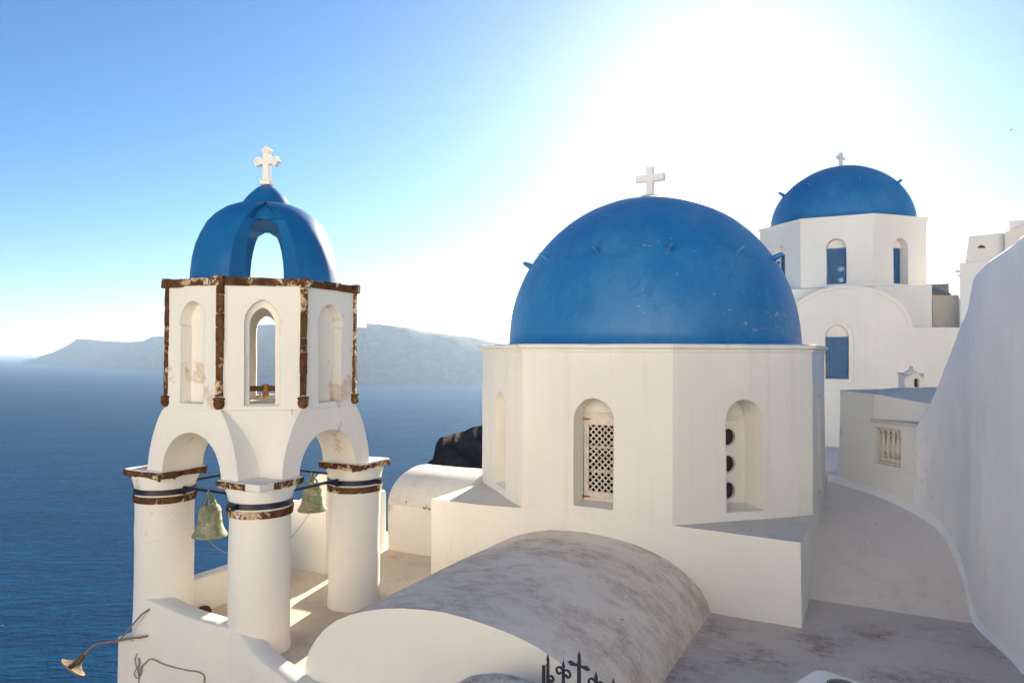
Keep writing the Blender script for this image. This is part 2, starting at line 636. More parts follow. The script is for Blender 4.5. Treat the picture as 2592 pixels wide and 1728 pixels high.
def land(name, cols, mat, depth=500.0, rows=10, seed=0.0):
    """a hill range: cols = (bearing offset to the right per metre ahead, metres ahead at the shore, crest height, crest setback)"""
    vs_, fs = [], []
    # resample along the coast
    fine = []
    for i in range(len(cols) - 1):
        k = 10
        for j in range(k):
            w = j / k
            fine.append([cols[i][q] * (1 - w) + cols[i + 1][q] * w for q in range(4)])
    fine.append(list(cols[-1]))
    back = 4
    R = rows + back
    for i, (b, d, h, sb) in enumerate(fine):
        for r in range(R + 1):
            if r <= rows:
                w = r / rows
                dd = d + sb * w
                z = SEA - 3 + (h - SEA + 3) * (0.08 * w + 0.92 * w ** 0.75)
            else:
                w = (r - rows) / back
                dd = d + sb + sb * 1.6 * w
                z = h + (SEA - 3 - h) * w ** 1.5
            p = FWD * dd + RGT * (b * dd)
            q = Vector((p.x, p.y, z)) * (1 / 160.0) + Vector((seed, 0, 0))
            n = noise.fractal(q, 1.0, 2.1, 5)
            if 0 < r < rows:
                f = n * sb * 0.07
                p += FWD * f
                z += noise.fractal(q * 2.3, 1.0, 2.0, 4) * 5 * math.sin(PI * w)
            elif r == rows:
                z += noise.fractal(q * 5, 1.0, 2.0, 4) * 1.2
            vs_.append(Vector((CAMP.x + p.x, CAMP.y + p.y, z)))
    n = R + 1
    for i in range(len(fine) - 1):
        for r in range(R):
            fs.append((i * n + r, (i + 1) * n + r, (i + 1) * n + r + 1, i * n + r + 1))
    m = MB()
    m.add(vs_, fs)
    return tag(m.build(name, mat, sharp=80), kind='structure')


LEFT = [(-0.682, 6700, -97, 60), (-0.676, 6600, -72, 150), (-0.664, 6450, -70, 200), (-0.655, 6350, -40, 220), (-0.642, 6200, -14, 260),
        (-0.624, 6050, 40, 320), (-0.614, 5950, 78, 350), (-0.606, 5900, 110, 380), (-0.590, 5800, 105, 400), (-0.566, 5600, 88, 420),
        (-0.535, 5350, 78, 450), (-0.513, 5150, 88, 450), (-0.503, 5000, 115, 450), (-0.488, 4900, 118, 450), (-0.44, 4500, 110, 450),
        (-0.40, 4100, 108, 450), (-0.345, 3600, 104, 450), (-0.325, 3300, 116, 450)]
land('far_island', LEFT, M['island'], seed=2.0)
RIGHT = [(-0.36, 3500, 150, 400), (-0.30, 2950, 133, 400), (-0.240, 2620, 109, 380), (-0.2035, 2560, 104, 380), (-0.2025, 2560, 122, 380), (-0.183, 2530, 116, 380),
         (-0.163, 2510, 108, 380), (-0.149, 2500, 104, 380), (-0.128, 2480, 90, 380), (-0.100, 2460, 79, 380), (-0.055, 2440, 64, 380),
         (-0.038, 2440, 54, 360), (-0.020, 2440, 42, 340), (0.05, 2440, 10, 300), (0.12, 2480, -30, 240), (0.2, 2520, -95, 120)]
land('far_island', RIGHT, M['island'], seed=9.0)

# dark lava cliff dropping to the sea behind the terrace
crest = [(-0.135, 58, -11.5), (-0.1228, 60, -9.65), (-0.1145, 61.5, -9.3), (-0.108, 62, -9.1), (-0.1052, 62.4, -7.9), (-0.098, 63, -7.45), (-0.0805, 64, -7.25),
         (-0.065, 65, -7.05), (-0.041, 67, -6.75), (0.0, 70, -6.0), (0.06, 74, -4.5), (0.14, 80, -3.0), (0.22, 86, -2.2), (0.3, 90, -2.0), (0.45, 95, -2.0)]
vs_, fs = [], []
fine = []
for i in range(len(crest) - 1):
    for j in range(7):
        w = j / 7
        fine.append([crest[i][q] * (1 - w) + crest[i + 1][q] * w for q in range(3)])
fine.append(list(crest[-1]))
RR = 26
for (b, d, h) in fine:
    for r in range(RR + 1):
        w = (r - 14) / 12.0
        if r <= 14:
            k = (14 - r)
            dd = d - k * 1.7
            z = h - 0.75 * k - 0.09 * k * k
        else:
            k = r - 14
            dd = d + k * 5.0
            z = h - 0.3 * k - 0.72 * k * k
        lat = b * d
        p = FWD * dd + RGT * lat
        q = Vector((p.x, p.y, z)) * 0.16
        nn = noise.fractal(q, 0.9, 2.1, 6)
        z += nn * (0.16 if 12 <= r <= 15 else 0.5 if r < 14 else 2.5) + (noise.fractal(q * 6, 0.8, 2.1, 4) * 0.13)
        vs_.append(Vector((CAMP.x + p.x, CAMP.y + p.y, z)))
n = RR + 1
for i in range(len(fine) - 1):
    for r in range(RR):
        fs.append((i * n + r, (i + 1) * n + r, (i + 1) * n + r + 1, i * n + r + 1))
mb = MB()
mb.add(vs_, fs)
tag(mb.build('lava_cliff', M['rock'], sharp=50), kind='structure')

# hillside under the village
vs_, fs = [], []
GX = [-150, -110, -80, -60, -45, -34, -25, -18, -13, -9.5, -7.2, -5.2, -3, 0, 3, 6, 10, 15, 22, 32, 50, 80]
GY = [-90, -60, -40, -28, -20, -14, -10, -7.6, -6, -4, 0, 4, 8, 12, 16, 20, 26, 34, 44, 56, 70]


def hill_z(x, y):
    z = -6.2
    if x < -5.0:
        k = -5.0 - x
        z -= 1.1 * k ** 0.95
    if y > 22:
        k = y - 22
        z -= 0.35 * k
    if x > 8:
        z += 0.22 * (x - 8)
    if y < -12 and x > -4:
        z += 0.12 * (-12 - y)
    return max(z, SEA - 6)


for y in GY:
    for x in GX:
        nz = noise.fractal(Vector((x, y, 0)) * 0.09, 1.0, 2.0, 4) * min(2.0, 0.02 * abs(x) + 0.05)
        vs_.append(Vector((x, y, hill_z(x, y) + nz)))
for j in range(len(GY) - 1):
    for i in range(len(GX) - 1):
        a = j * len(GX) + i
        fs.append((a, a + 1, a + 1 + len(GX), a + len(GX)))
mb = MB()
mb.add(vs_, fs)
tag(mb.build('hillside', M['hill'], sharp=80), kind='structure')

# ------------------------------------------------------------------ terrace, roofs and ramp that things stand on
FL = -3.93
mb = MB()
mb.box(-5.66, 1.9, -6.59, -3.0, -8.5, FL)
mb.box(-5.0, 1.9, -7.06, -6.591, -8.5, FL)
mb.box(-5.66, -3.0, -2.999, 3.0, -8.5, FL - 0.004)
tag(mb.build('terrace', M['terrace'], maxlen=0.45, amp=0.014), kind='structure')
mb = MB()
mb.box(-5.70, 0.9, -7.151, -6.60, -8.5, -4.09)
tag(mb.build('podium_wall', M['white'], maxlen=0.45, amp=0.012), label='plain white podium wall under the bell tower, above the sea', cat='wall')

RF = -3.76
prof = [(-13.0, RF), (-1.95, RF), (-1.78, RF + 0.01), (-1.62, RF + 0.08), (-1.16, -3.42), (-0.75, -3.20), (-0.32, -3.0), (0.21, -2.81), (0.75, -2.68),
        (1.3, -2.60), (2.2, -2.54), (3.5, -2.55), (9.6, -2.66)]
mb = MB()
xs = [1.3, 2.2, 3.05, 3.8, 4.5, 5.2, 6.2, 7.5]
vv = []
seg1 = prof[:3]
for (y, z) in seg1:
    for x in xs:
        sag = 0.05 * math.exp(-((x - 4.0) / 1.5) ** 2) if y < -1.9 else 0
        vv.append((x, y, z - sag * 0))
n = len(xs)
mb.add(vv, [(j * n + i, j * n + i + 1, (j + 1) * n + i + 1, (j + 1) * n + i) for j in range(len(seg1) - 1) for i in range(n - 1)])
tag(mb.build('roof_floor', M['roof'], maxlen=0.4, amp=0.018), kind='structure')
mb = MB()
vv = []
seg2 = prof[2:]
for (y, z) in seg2:
    for x in [-4] + xs:
        vv.append((x, y, z))
n = len(xs) + 1
mb.add(vv, [(j * n + i, j * n + i + 1, (j + 1) * n + i + 1, (j + 1) * n + i) for j in range(len(seg2) - 1) for i in range(n - 1)
            if not (seg2[j][0] < 3.2 and i < 3)])
tag(mb.build('roof_ramp', M['ramp'], maxlen=0.4, amp=0.016), kind='structure')

# unseen terraced village slope, added behind the photographer to bounce sun onto shaded walls
mb = MB()
mb.box(1.2, 60, -19.5, -12.5, -9, -1.62)
random.seed(31)
for row, (y, zl, zh, dep) in enumerate(((-19.5, -9, 2.6, 7), (-26.5, -9, 6.8, 8), (-34.5, -9, 11.0, 9), (-43.5, -9, 15.5, 10), (-53.5, -9, 20.0, 12))):
    x = -8.0 + row * 1.5
    while x < 60:
        w = random.uniform(4.0, 7.5)
        mb.box(x, x + w - 0.15, y - dep - 0.2 * row, y - random.uniform(0, 1.2), zl, zh + random.uniform(-1.0, 1.0))
        x += w
tag(mb.build('village_bounce_terraces', M['white']), kind='structure')

# ------------------------------------------------------------------ barrel vaults
def barrel(name, mat, wall_mat, cx, half, y0, y1, zr, rise, zb, label, group=None, end=None, flare=0.0, parent_loc=None, axis='y', seg=22, p=2.0):
    t = thing(name, (cx, y0, zb) if axis == 'y' else (y0, cx, zb), label, 'vault', group)
    mb = MB()
    pts = []
    for k in range(seg + 1):
        a = PI * k / seg
        x = -math.cos(a)
        z = zr - rise + rise * (1 - abs(x) ** p) ** (1 / p) if p != 2 else zr - rise + rise * math.sin(a)
        pts.append((x, z))
    ys = [y0 + (y1 - y0) * k / 8 for k in range(9)]
    vv = []
    for y in ys:
        w = half + flare * (y - y0) / (y1 - y0)
        for (x, z) in pts:
            q = (cx + x * w, y, z)
            vv.append(q if axis == 'y' else (q[1], q[0], q[2]))
    n = len(pts)
    mb.add(vv, [(j * n + i, j * n + i + 1, (j + 1) * n + i + 1, (j + 1) * n + i) for j in range(8) for i in range(n - 1)])
    mb.build('roof', mat, t, maxlen=0.3, amp=0.02)
    mb = MB()
    for y, w in ((y0, half), (y1, half + flare)):
        loop = [(cx + x * w, z) for x, z in pts] + [(cx + w, zb), (cx - w, zb)]
        fr = ((0, y), (1, 0), (0, -1)) if axis == 'y' else ((y, 0), (0, 1), (-1, 0))
        mb.poly([loop], fr)
    for sgn in (-1, 1):
        q = [(cx + sgn * half, y0, zb), (cx + sgn * (half + flare), y1, zb), (cx + sgn * (half + flare), y1, zr - rise), (cx + sgn * half, y0, zr - rise)]
        mb.add(q if axis == 'y' else [(b, a, c) for a, b, c in q], [(0, 1, 2, 3)])
    mb.build('wall', wall_mat, t, maxlen=0.4, amp=0.02)
    return t


barrel('barrel_vault', M['vault'], M['white'], -0.16, 2.03, -7.1, -3.055, -2.84, 1.14, -8.5,
       'long stained barrel vault roof abutting the front of the large domed church', p=2.15)
barrel('barrel_vault', M['vault_back'], M['white'], -0.95, 1.12, -4.78, -3.062, -2.40, 0.62, -8.5,
       'small pale barrel vault at the left side of the large domed church, above the terrace', axis='x')

bv = bpy.data.objects['barrel_vault.001']
for x in (-3.86, -3.74):
    mb = MB()
    mb.tube([(x, -2.05, -3.02), (x, -2.14, -3.02), (x, -2.16, -2.985)], 0.012, 6)
    mb.build('hook', M['rust'], bv)

# ------------------------------------------------------------------ crosses
def plain_cross(parent, c, w, h, t, M_, bar, name='cross', yaw=0.0):
    mb = MB()
    Mx = Matrix.Translation(c) @ Matrix.Rotation(yaw, 4, 'Z')
    b = bar / 2
    za = h * 0.62
    loop = [(-b, 0), (b, 0), (b, za - b), (w / 2, za - b), (w / 2, za + b), (b, za + b), (b, h), (-b, h), (-b, za + b), (-w / 2, za + b), (-w / 2, za - b), (-b, za - b)]
    fr = ((0, -t / 2), (1, 0), (0, -1))
    mb.poly([loop], fr)
    mb.poly([loop], fr, -t)
    mb.reveal(loop, fr, 0, -t)
    mb.v = [Mx @ p for p in mb.v]
    return mb.build(name, M_, parent, maxlen=0.1, amp=0.004)


# ------------------------------------------------------------------ the large church
A = 3.061
B = A * 0.4142
Z1 = -2.595
ZT = 0.15
church = thing('church', (0, 0, -3.9), 'large white church with octagonal drum and big plain blue dome', 'church')
DIRS = []
for k in range(8):
    an = -PI / 2 + k * PI / 4
    nv = (math.cos(an), math.sin(an))
    sv = (-nv[1], nv[0])
    DIRS.append(((nv[0] * A, nv[1] * A), sv, nv))
# base block
mb = MB()
for k in (0, 2, 4, 6):
    fr = DIRS[k]
    mb.poly([[(-A, -8.5), (A, -8.5), (A, Z1), (B, Z1 + 0.03), (-B, Z1 + 0.03), (-A, Z1)]], fr)
mb.build('wall', M['white'], church, maxlen=0.3, amp=0.016)
for sx, sy in ((1, -1), (-1, -1), (1, 1), (-1, 1)):
    mb = MB()
    mb.add([(sx * A, sy * A, Z1), (sx * B, sy * A, Z1 + 0.03), (sx * A, sy * B, Z1 + 0.03)], [(0, 1, 2)])
    mb.build('corner_ledge', M['ledge'], church, maxlen=0.3, amp=0.012)
# drum with an arched niche in each face
mb = MB()
hole = arch(0, 0.335, -2.43, -1.03, 0.335)
for k in range(8):
    fr = DIRS[k]
    z0 = Z1 + 0.03
    mb.poly([[(-B, z0), (B, z0), (B, ZT - 0.1), (-B, ZT - 0.1)], hole], fr)
    back = {0: 0.40, 1: 0.46}.get(k, 0.20)
    hr = resample(hole, 0.26)
    h2 = [(s * 0.96, z if z > -2.0 else z + 0.03) for s, z in hr]
    mb.reveal(hr, fr, 0, -back, h2)
    if k not in (0, 1):
        mb.poly([h2], fr, -back)
drum = mb.build('drum', M['drum'], church, maxlen=0.3, amp=0.015)


def octa(ap, rot=0.0):
    r = ap / math.cos(PI / 8)
    return [(r * math.cos(PI / 8 + k * PI / 4 + rot), r * math.sin(PI / 8 + k * PI / 4 + rot)) for k in range(8)]


def octa_ring(mb, prof, c=(0, 0)):
    """stack of octagon outlines: prof = (apothem, z)"""
    vs_, fs = [], []
    for ap, z in prof:
        vs_ += [(c[0] + x, c[1] + y, z) for x, y in octa(ap)]
    for i in range(len(prof) - 1):
        for k in range(8):
            k2 = (k + 1) % 8
            fs.append((i * 8 + k, i * 8 + k2, (i + 1) * 8 + k2, (i + 1) * 8 + k))
    mb.add(vs_, fs)


mb = MB()
octa_ring(mb, [(A - 0.05, ZT - 0.13), (A + 0.012, ZT - 0.12), (A + 0.02, ZT - 0.075), (A + 0.06, ZT - 0.055), (A + 0.065, ZT), (A + 0.03, ZT + 0.012), (2.5, ZT + 0.012)])
mb.build('cornice', M['drum'], church, maxlen=0.25, amp=0.010)


def dome_prof(R, rise, z0, n=26, skirt=0.05):
    pr = [(R + skirt, z0), (R + skirt * 0.9, z0 + 0.02), (R + 0.005, z0 + 0.05)]
    for k in range(1, n + 1):
        a = PI / 2 * k / n
        pr.append((max(R * math.cos(a), 0.004), z0 + 0.05 + (rise - 0.05) * math.sin(a)))
    return pr


mb = MB()
mb.lathe(dome_prof(2.77, 2.90, ZT + 0.005), seg=96)
dome = mb.build('dome', M['blue'], church, amp=0.016, sharp=60)
# stepping studs: tapering stones in a ring on the dome
sm = MB()
sm.lathe([(0.066, -0.10), (0.062, 0.0), (0.052, 0.10), (0.038, 0.175), (0.016, 0.195)], seg=10)
stud_mesh = sm.mesh('stud', M['blue'], maxlen=0.08, amp=0.006, sharp=50)


def studs(dome_o, c, R, rise, z0, ang0, zs, n=12):
    for k in range(n):
        a = math.radians(ang0 + 360.0 / n * k)
        w = (zs - z0) / rise
        rr = R * math.sqrt(1 - w * w)
        nrm = Vector((math.cos(a) * rr / R / R, math.sin(a) * rr / R / R, (zs - z0) / rise / rise)).normalized()
        nrm = (nrm + Vector((0, 0, -0.12))).normalized()
        Mx = Matrix.Translation((c[0] + rr * math.cos(a), c[1] + rr * math.sin(a), zs)) @ nrm.to_track_quat('Z', 'Y').to_matrix().to_4x4()
        inst('stud', stud_mesh, dome_o, Mx)


studs(dome, (0, 0), 2.77, 2.90, ZT, -95.5, 1.72)
mb = MB()
mb.lathe([(0.30, 2.98), (0.27, 3.06), (0.20, 3.115), (0.02, 3.13)], seg=20)
cb = mb.build('cross_base', M['white'], church, amp=0.006)
plain_cross(church, (0, 0, 3.10), 0.57, 0.585, 0.12, M['white'], 0.135)

# lattice window in the front face
fr = DIRS[0]
win = thing_w = None
DPT = -0.40
wz0, wz1 = -2.40, -1.02
ww = 0.315


def bar_box(mb, fr, s0, s1, z0, z1, d0, d1):
    vs_ = [fr_pt(fr, s, z, d) for d in (d0, d1) for (s, z) in ((s0, z0), (s1, z0), (s1, z1), (s0, z1))]
    mb.add(vs_, [(0, 1, 2, 3), (4, 7, 6, 5), (0, 4, 5, 1), (1, 5, 6, 2), (2, 6, 7, 3), (3, 7, 4, 0)])


mb = MB()
bar_box(mb, fr, -ww, ww, wz1, wz1 + 0.06, DPT - 0.05, DPT + 0.035)
for s0, s1, z0, z1 in ((-ww, -ww + 0.085, wz0, wz1), (ww - 0.085, ww, wz0, wz1), (-ww + 0.085, ww - 0.085, wz0, wz0 + 0.15), (-ww + 0.085, ww - 0.085, wz1 - 0.14, wz1)):
    bar_box(mb, fr, s0, s1, z0, z1, DPT - 0.04, DPT + 0.01)
window = mb.build('window', M['wood_w'], church, label='white wooden lattice shutter in an arched niche')
mb = MB()
mb.poly([[(-0.335, wz1 + 0.05), (0.335, wz1 + 0.05)] + [q for q in hole if q[1] > wz1 + 0.05]], fr, DPT - 0.02)
mb.build('head_panel', M['white'], window, amp=0.004)
L0, L1, H0, H1 = -ww + 0.085, ww - 0.085, wz0 + 0.15, wz1 - 0.14


def lattice(parent, fr, s0, s1, z0, z1, d, pitch, wid, mat, single=True, th=0.012):
    allm = MB()
    for sg in (1, -1):
        lo = -(z1 - z0)
        k = math.floor(lo / pitch) * pitch
        while k < (s1 - s0):
            # line s - s0 = k + (z - z0)  (sg = 1) mirrored for sg = -1
            a0 = max(0.0, -k)
            a1 = min(z1 - z0, (s1 - s0) - k)
            if a1 - a0 > 0.02:
                p0 = (k + a0, a0)
                p1 = (k + a1, a1)
                if sg < 0:
                    p0 = ((s1 - s0) - p0[0], p0[1])
                    p1 = ((s1 - s0) - p1[0], p1[1])
                q0 = fr_pt(fr, s0 + p0[0], z0 + p0[1], d + (0.006 if sg > 0 else -0.006))
                q1 = fr_pt(fr, s0 + p1[0], z0 + p1[1], d + (0.006 if sg > 0 else -0.006))
                mb = MB()
                ax = (q1 - q0).normalized()
                nv = Vector((fr[2][0], fr[2][1], 0))
                sd = ax.cross(nv) * wid / 2
                hh = nv * th / 2
                vv = [q + e * sd + g * hh for q in (q0, q1) for e, g in ((-1, -1), (1, -1), (1, 1), (-1, 1))]
                ff = [(0, 3, 2, 1), (4, 5, 6, 7), (0, 1, 5, 4), (1, 2, 6, 5), (2, 3, 7, 6), (3, 0, 4, 7)]
                if single:
                    mb.add(vv, ff)
                    mb.build('slat', mat, parent)
                else:
                    allm.add(vv, ff)
            k += pitch
    if not single:
        allm.build('lattice', mat, parent, kind='stuff')


lattice(window, fr, L0, L1, H0, H1, DPT - 0.015, 0.105, 0.021, M['wood_w'])
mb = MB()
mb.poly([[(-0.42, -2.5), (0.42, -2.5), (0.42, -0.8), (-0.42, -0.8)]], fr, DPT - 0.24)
mb.build('shade_backing', M['inside'], window)  # dark sheet added in place of the shade inside the drum
for hz in (-1.53, -1.93):
    mb = MB()
    bar_box(mb, fr, -ww, ww, hz - 0.02, hz + 0.02, DPT - 0.10, DPT - 0.07)
    mb.build('glazing_bar', M['wood_w'], window)
for hz in (wz1 - 0.05, wz0 + 0.06):
    mb = MB()
    bar_box(mb, fr, -ww - 0.01, -ww + 0.11, hz - 0.012, hz + 0.012, DPT + 0.012, DPT + 0.024)
    bar_box(mb, fr, -ww - 0.016, -ww + 0.004, hz - 0.035, hz + 0.035, DPT + 0.010, DPT + 0.034)
    mb.build('hinge', M['rust'], window)
# panel with three round panes in the right-hand diagonal face
fr = DIRS[1]
DP1 = -0.46
cir = []
for zc in (-1.40, -1.83, -2.26 + 0.0):
    cir.append([(0.132 * math.cos(2 * PI * k / 28), zc + 0.07 + 0.132 * math.sin(2 * PI * k / 28)) for k in range(28)])
mb = MB()
inner = [(-0.33, -2.41), (0.33, -2.41), (0.33, -1.03), (-0.33, -1.03)]
mb.poly([inner] + cir, fr, DP1)
for c_ in cir:
    mb.reveal(c_, fr, DP1, DP1 - 0.05)
bar_box(mb, fr, -0.33, 0.33, -1.05, -1.01, DP1 - 0.04, DP1 + 0.03)
panel = mb.build('window', M['white'], church, label='white panel with three round dark panes in an arched niche')
mb = MB()
mb.poly([[(-0.335, -1.02), (0.335, -1.02)] + [q for q in hole if q[1] > -1.02]], fr, DP1 - 0.01)
mb.build('head_panel', M['white'], panel, amp=0.004)
for c_, zc in zip(cir, (-1.33, -1.76, -2.19)):
    mb = MB()
    mb.poly([c_], fr, DP1 - 0.045)
    mb.build('pane', M['dark'], panel)
    mb = MB()
    outer = [(q[0] * 1.16, zc + (q[1] - zc) * 1.16) for q in c_]
    mb.poly([outer, c_], fr, DP1 + 0.012)
    mb.reveal(outer, fr, DP1 + 0.012, DP1)
    mb.reveal(c_, fr, DP1 + 0.012, DP1 - 0.01)
    mb.build('ring', M['white'], panel)

# ------------------------------------------------------------------ the bell tower
TX, TY = -4.293, -5.783
tower = thing('bell_tower', (TX, TY, FL), 'white bell tower on round columns with open ribbed blue cap', 'bell tower')
CH = 0.962
AP = 1.295
CZ = {}
# stone meshes shared by the loose pieces
random.seed(3)
STONES = []
for k in range(4):
    b_ = MB()
    b_.box(-0.5, 0.5, -0.5, 0.5, -0.5, 0.5)
    bm_ = b_.mesh('stone', M['stone'] if k < 3 else M['stone_w'], maxlen=0.6, amp=0.0)
    for v in bm_.vertices:
        v.co += Vector(noise.noise_vector(v.co * 1.7 + Vector((k * 5.1, 0, 0)))) * 0.10
    STONES.append(bm_)


def piece(name, parent, p, ang, dims, k=None):
    Mx = Matrix.Translation(p) @ Matrix.Rotation(ang, 4, 'Z') @ Matrix.Diagonal((dims[0], dims[1], dims[2], 1))
    return inst(name, STONES[random.randrange(4) if k is None else k], parent, Mx)


EDGE = []
for k in range(5):
    b_ = MB()
    NN = 9
    vv = []
    for j in range(NN):
        y = -0.5 + j / (NN - 1)
        lo = -0.5 + 0.34 * noise.noise(Vector((y * 2.6, k * 3.7, 0.5))) + 0.16 * noise.noise(Vector((y * 8, k * 1.7, 2.5)))
        pr = 0.5 + 0.25 * noise.noise(Vector((y * 4, k * 2.2, 7.5)))
        vv += [(-0.5, y, lo + 0.10), (pr * 0.55, y, lo), (pr, y, 0.25), (pr * 0.9, y, 0.46), (-0.5, y, 0.5)]
    ff = [(j * 5 + q, j * 5 + (q + 1) % 5, (j + 1) * 5 + (q + 1) % 5, (j + 1) * 5 + q) for j in range(NN - 1) for q in range(5)]
    ff += [(0, 1, 2, 3, 4), tuple((NN - 1) * 5 + q for q in (4, 3, 2, 1, 0))]
    b_.add(vv, ff)
    EDGE.append(b_.mesh('edge_stone', M['stone'] if k < 3 else M['stone_w'], sharp=50))


# columns with capitals, iron bands and stone edging
def rsq(half, ex, n=40):
    out = []
    for k in range(n):
        a = 2 * PI * k / n
        c_, s_ = math.cos(a), math.sin(a)
        r = half / (abs(c_) ** ex + abs(s_) ** ex) ** (1 / ex)
        out.append((r * c_, r * s_))
    return out


ring_m = MB()
RN = 9
n_ = 5
vv = []
for j in range(n_ + 1):
    a = (j / n_ - 0.5) * (2 * PI / RN) * 0.97
    for (r, z) in ((0.385, -0.045), (0.418, -0.045), (0.432, 0.05), (0.385, 0.05)):
        vv.append((r * math.cos(a), r * math.sin(a), z))
ff = []
for j in range(n_):
    for q in range(4):
        ff.append((j * 4 + q, j * 4 + (q + 1) % 4, (j + 1) * 4 + (q + 1) % 4, (j + 1) * 4 + q))
ff += [(0, 1, 2, 3), (n_ * 4 + 3, n_ * 4 + 2, n_ * 4 + 1, n_ * 4)]
ring_m.add(vv, ff)
RING_D = ring_m.mesh('ring_stone', M['stone'], amp=0.008)
RING_W = ring_m.mesh('ring_stone', M['stone_w'], amp=0.008)
for ci, (sx, sy) in enumerate(((1, -1), (-1, -1), (1, 1), (-1, 1))):
    cx_, cy_ = TX + sx * CH, TY + sy * CH
    mb = MB()
    mb.lathe([(0.415, FL - 0.4), (0.41, FL + 0.04), (0.402, FL + 0.25), (0.40, -3.0), (0.396, -2.16), (0.398, -2.05)], (cx_, cy_), 48)
    colm = mb.build('column', M['col'], tower, maxlen=0.3, amp=0.017)
    # flared capital
    mb = MB()
    lv = [(0.405, 2.0, -2.06), (0.404, 2.0, -1.98), (0.400, 2.2, -1.92), (0.395, 2.7, -1.86), (0.382, 4.0, -1.81), (0.376, 7.0, -1.775)]
    vv, ff = [], []
    for h_, ex, z in lv:
        vv += [(cx_ + x, cy_ + y, z) for x, y in rsq(h_, ex)]
    for i in range(len(lv) - 1):
        for k in range(40):
            k2 = (k + 1) % 40
            ff.append((i * 40 + k, i * 40 + k2, (i + 1) * 40 + k2, (i + 1) * 40 + k))
    mb.add(vv, ff)
    mb.box(cx_ - 0.38, cx_ + 0.38, cy_ - 0.38, cy_ + 0.38, -1.775, -1.685)
    mb.build('capital', M['tower'], colm, maxlen=0.14, amp=0.010)
    dark = ci in (1,)
    for k in range(RN):
        inst('ring_stone', RING_D if (dark or k % 3 == 0) else RING_W, colm,
             Matrix.Translation((cx_, cy_, -2.105)) @ Matrix.Rotation(2 * PI * k / RN + ci, 4, 'Z'))
    # worn stone edging of the square slab
    for e in range(4):
        an = e * PI / 2
        ux, uy = math.cos(an), math.sin(an)
        for q, (w, off) in enumerate(((0.25, -0.262), (0.265, -0.005), (0.25, 0.257))):
            if ci == 0 and q == (2 if e == 3 else 0 if e == 0 else 9):
                continue
            kk = random.choice((0, 1, 2)) if dark else random.choice((3, 4, 3, 4, 1))
            Mx = (Matrix.Translation((cx_ + ux * 0.385 - uy * off, cy_ + uy * 0.385 + ux * off, -1.74)) @ Matrix.Rotation(an, 4, 'Z')
                  @ Matrix.Diagonal((0.05, w, random.uniform(0.07, 0.10), 1)))
            inst('edge_stone', EDGE[kk], colm, Mx)
    # iron band and its lugs
    mb = MB()
    mb.lathe([(0.402, -2.028), (0.4215, -2.028), (0.4215, -1.952), (0.402, -1.952), (0.402, -2.028)], (cx_, cy_), 48, cap=False)
    for an in (math.atan2(-sy, -sx) + 0.9, math.atan2(-sy, -sx) - 0.9, math.atan2(-sy, -sx) + 2.4):
        q = Vector((cx_ + 0.455 * math.cos(an), cy_ + 0.455 * math.sin(an), -1.99))
        Mx = Matrix.Translation(q) @ Matrix.Rotation(an, 4, 'Z')
        b2 = MB()
        b2.box(-0.045, 0.045, -0.02, 0.02, -0.036, 0.036)
        mb.add([Mx @ p for p in b2.v], b2.f)
    mb.build('iron_band', M['iron'], colm)
# tie rods between the columns
for (x0, y0, x1, y1) in ((-1, -1, 1, -1), (1, -1, 1, 1), (-1, 1, 1, 1), (-1, -1, -1, 1)):
    p0 = Vector((TX + x0 * CH, TY + y0 * CH, -1.945))
    p1 = Vector((TX + x1 * CH, TY + y1 * CH, -1.945))
    d_ = (p1 - p0).normalized()
    mb = MB()
    mb.tube([p0 + d_ * 0.36, p1 - d_ * 0.36], 0.019, square=True)
    mb.build('tie_rod', M['iron'], tower)
# four arches carrying the octagon
SPR = -1.685
ext = [(0.905, SPR), (0.895, -1.55), (0.865, -1.38), (0.81, -1.21), (0.745, -1.05), (0.675, -0.92), (0.61, -0.83), (0.556, -0.775)]
intr = [(0.585 * math.cos(PI * k / 20), SPR + 0.585 * math.sin(PI * k / 20)) for k in range(21)]
mb = MB()
for k in (0, 2, 4, 6):
    an = -PI / 2 + k * PI / 4
    nv = (math.cos(an), math.sin(an))
    sv = (-nv[1], nv[0])
    fr = ((TX + nv[0] * AP, TY + nv[1] * AP), sv, nv)
    loop = ext + [(-s, z) for s, z in reversed(ext)] + [(s, z) for s, z in reversed(intr)]
    for d in (0.0, -0.66):
        mb.poly([loop], fr, d)
    n = len(loop)
    mb.reveal(loop, fr, 0.0, -0.66)
for sx, sy in ((1, -1), (-1, -1), (1, 1), (-1, 1)):
    p = [(0.64, 1.189), (0.64, 0.64), (1.189, 0.64)]
    p = [(TX + sx * x, TY + sy * y) for x, y in p]
    mb.prism(p, SPR - 0.02, -0.776)
mb.prism([(TX + x, TY + y) for x, y in octa(1.28)], -0.90, -0.777)
mb.build('arches', M['tower'], tower, maxlen=0.22, amp=0.010)
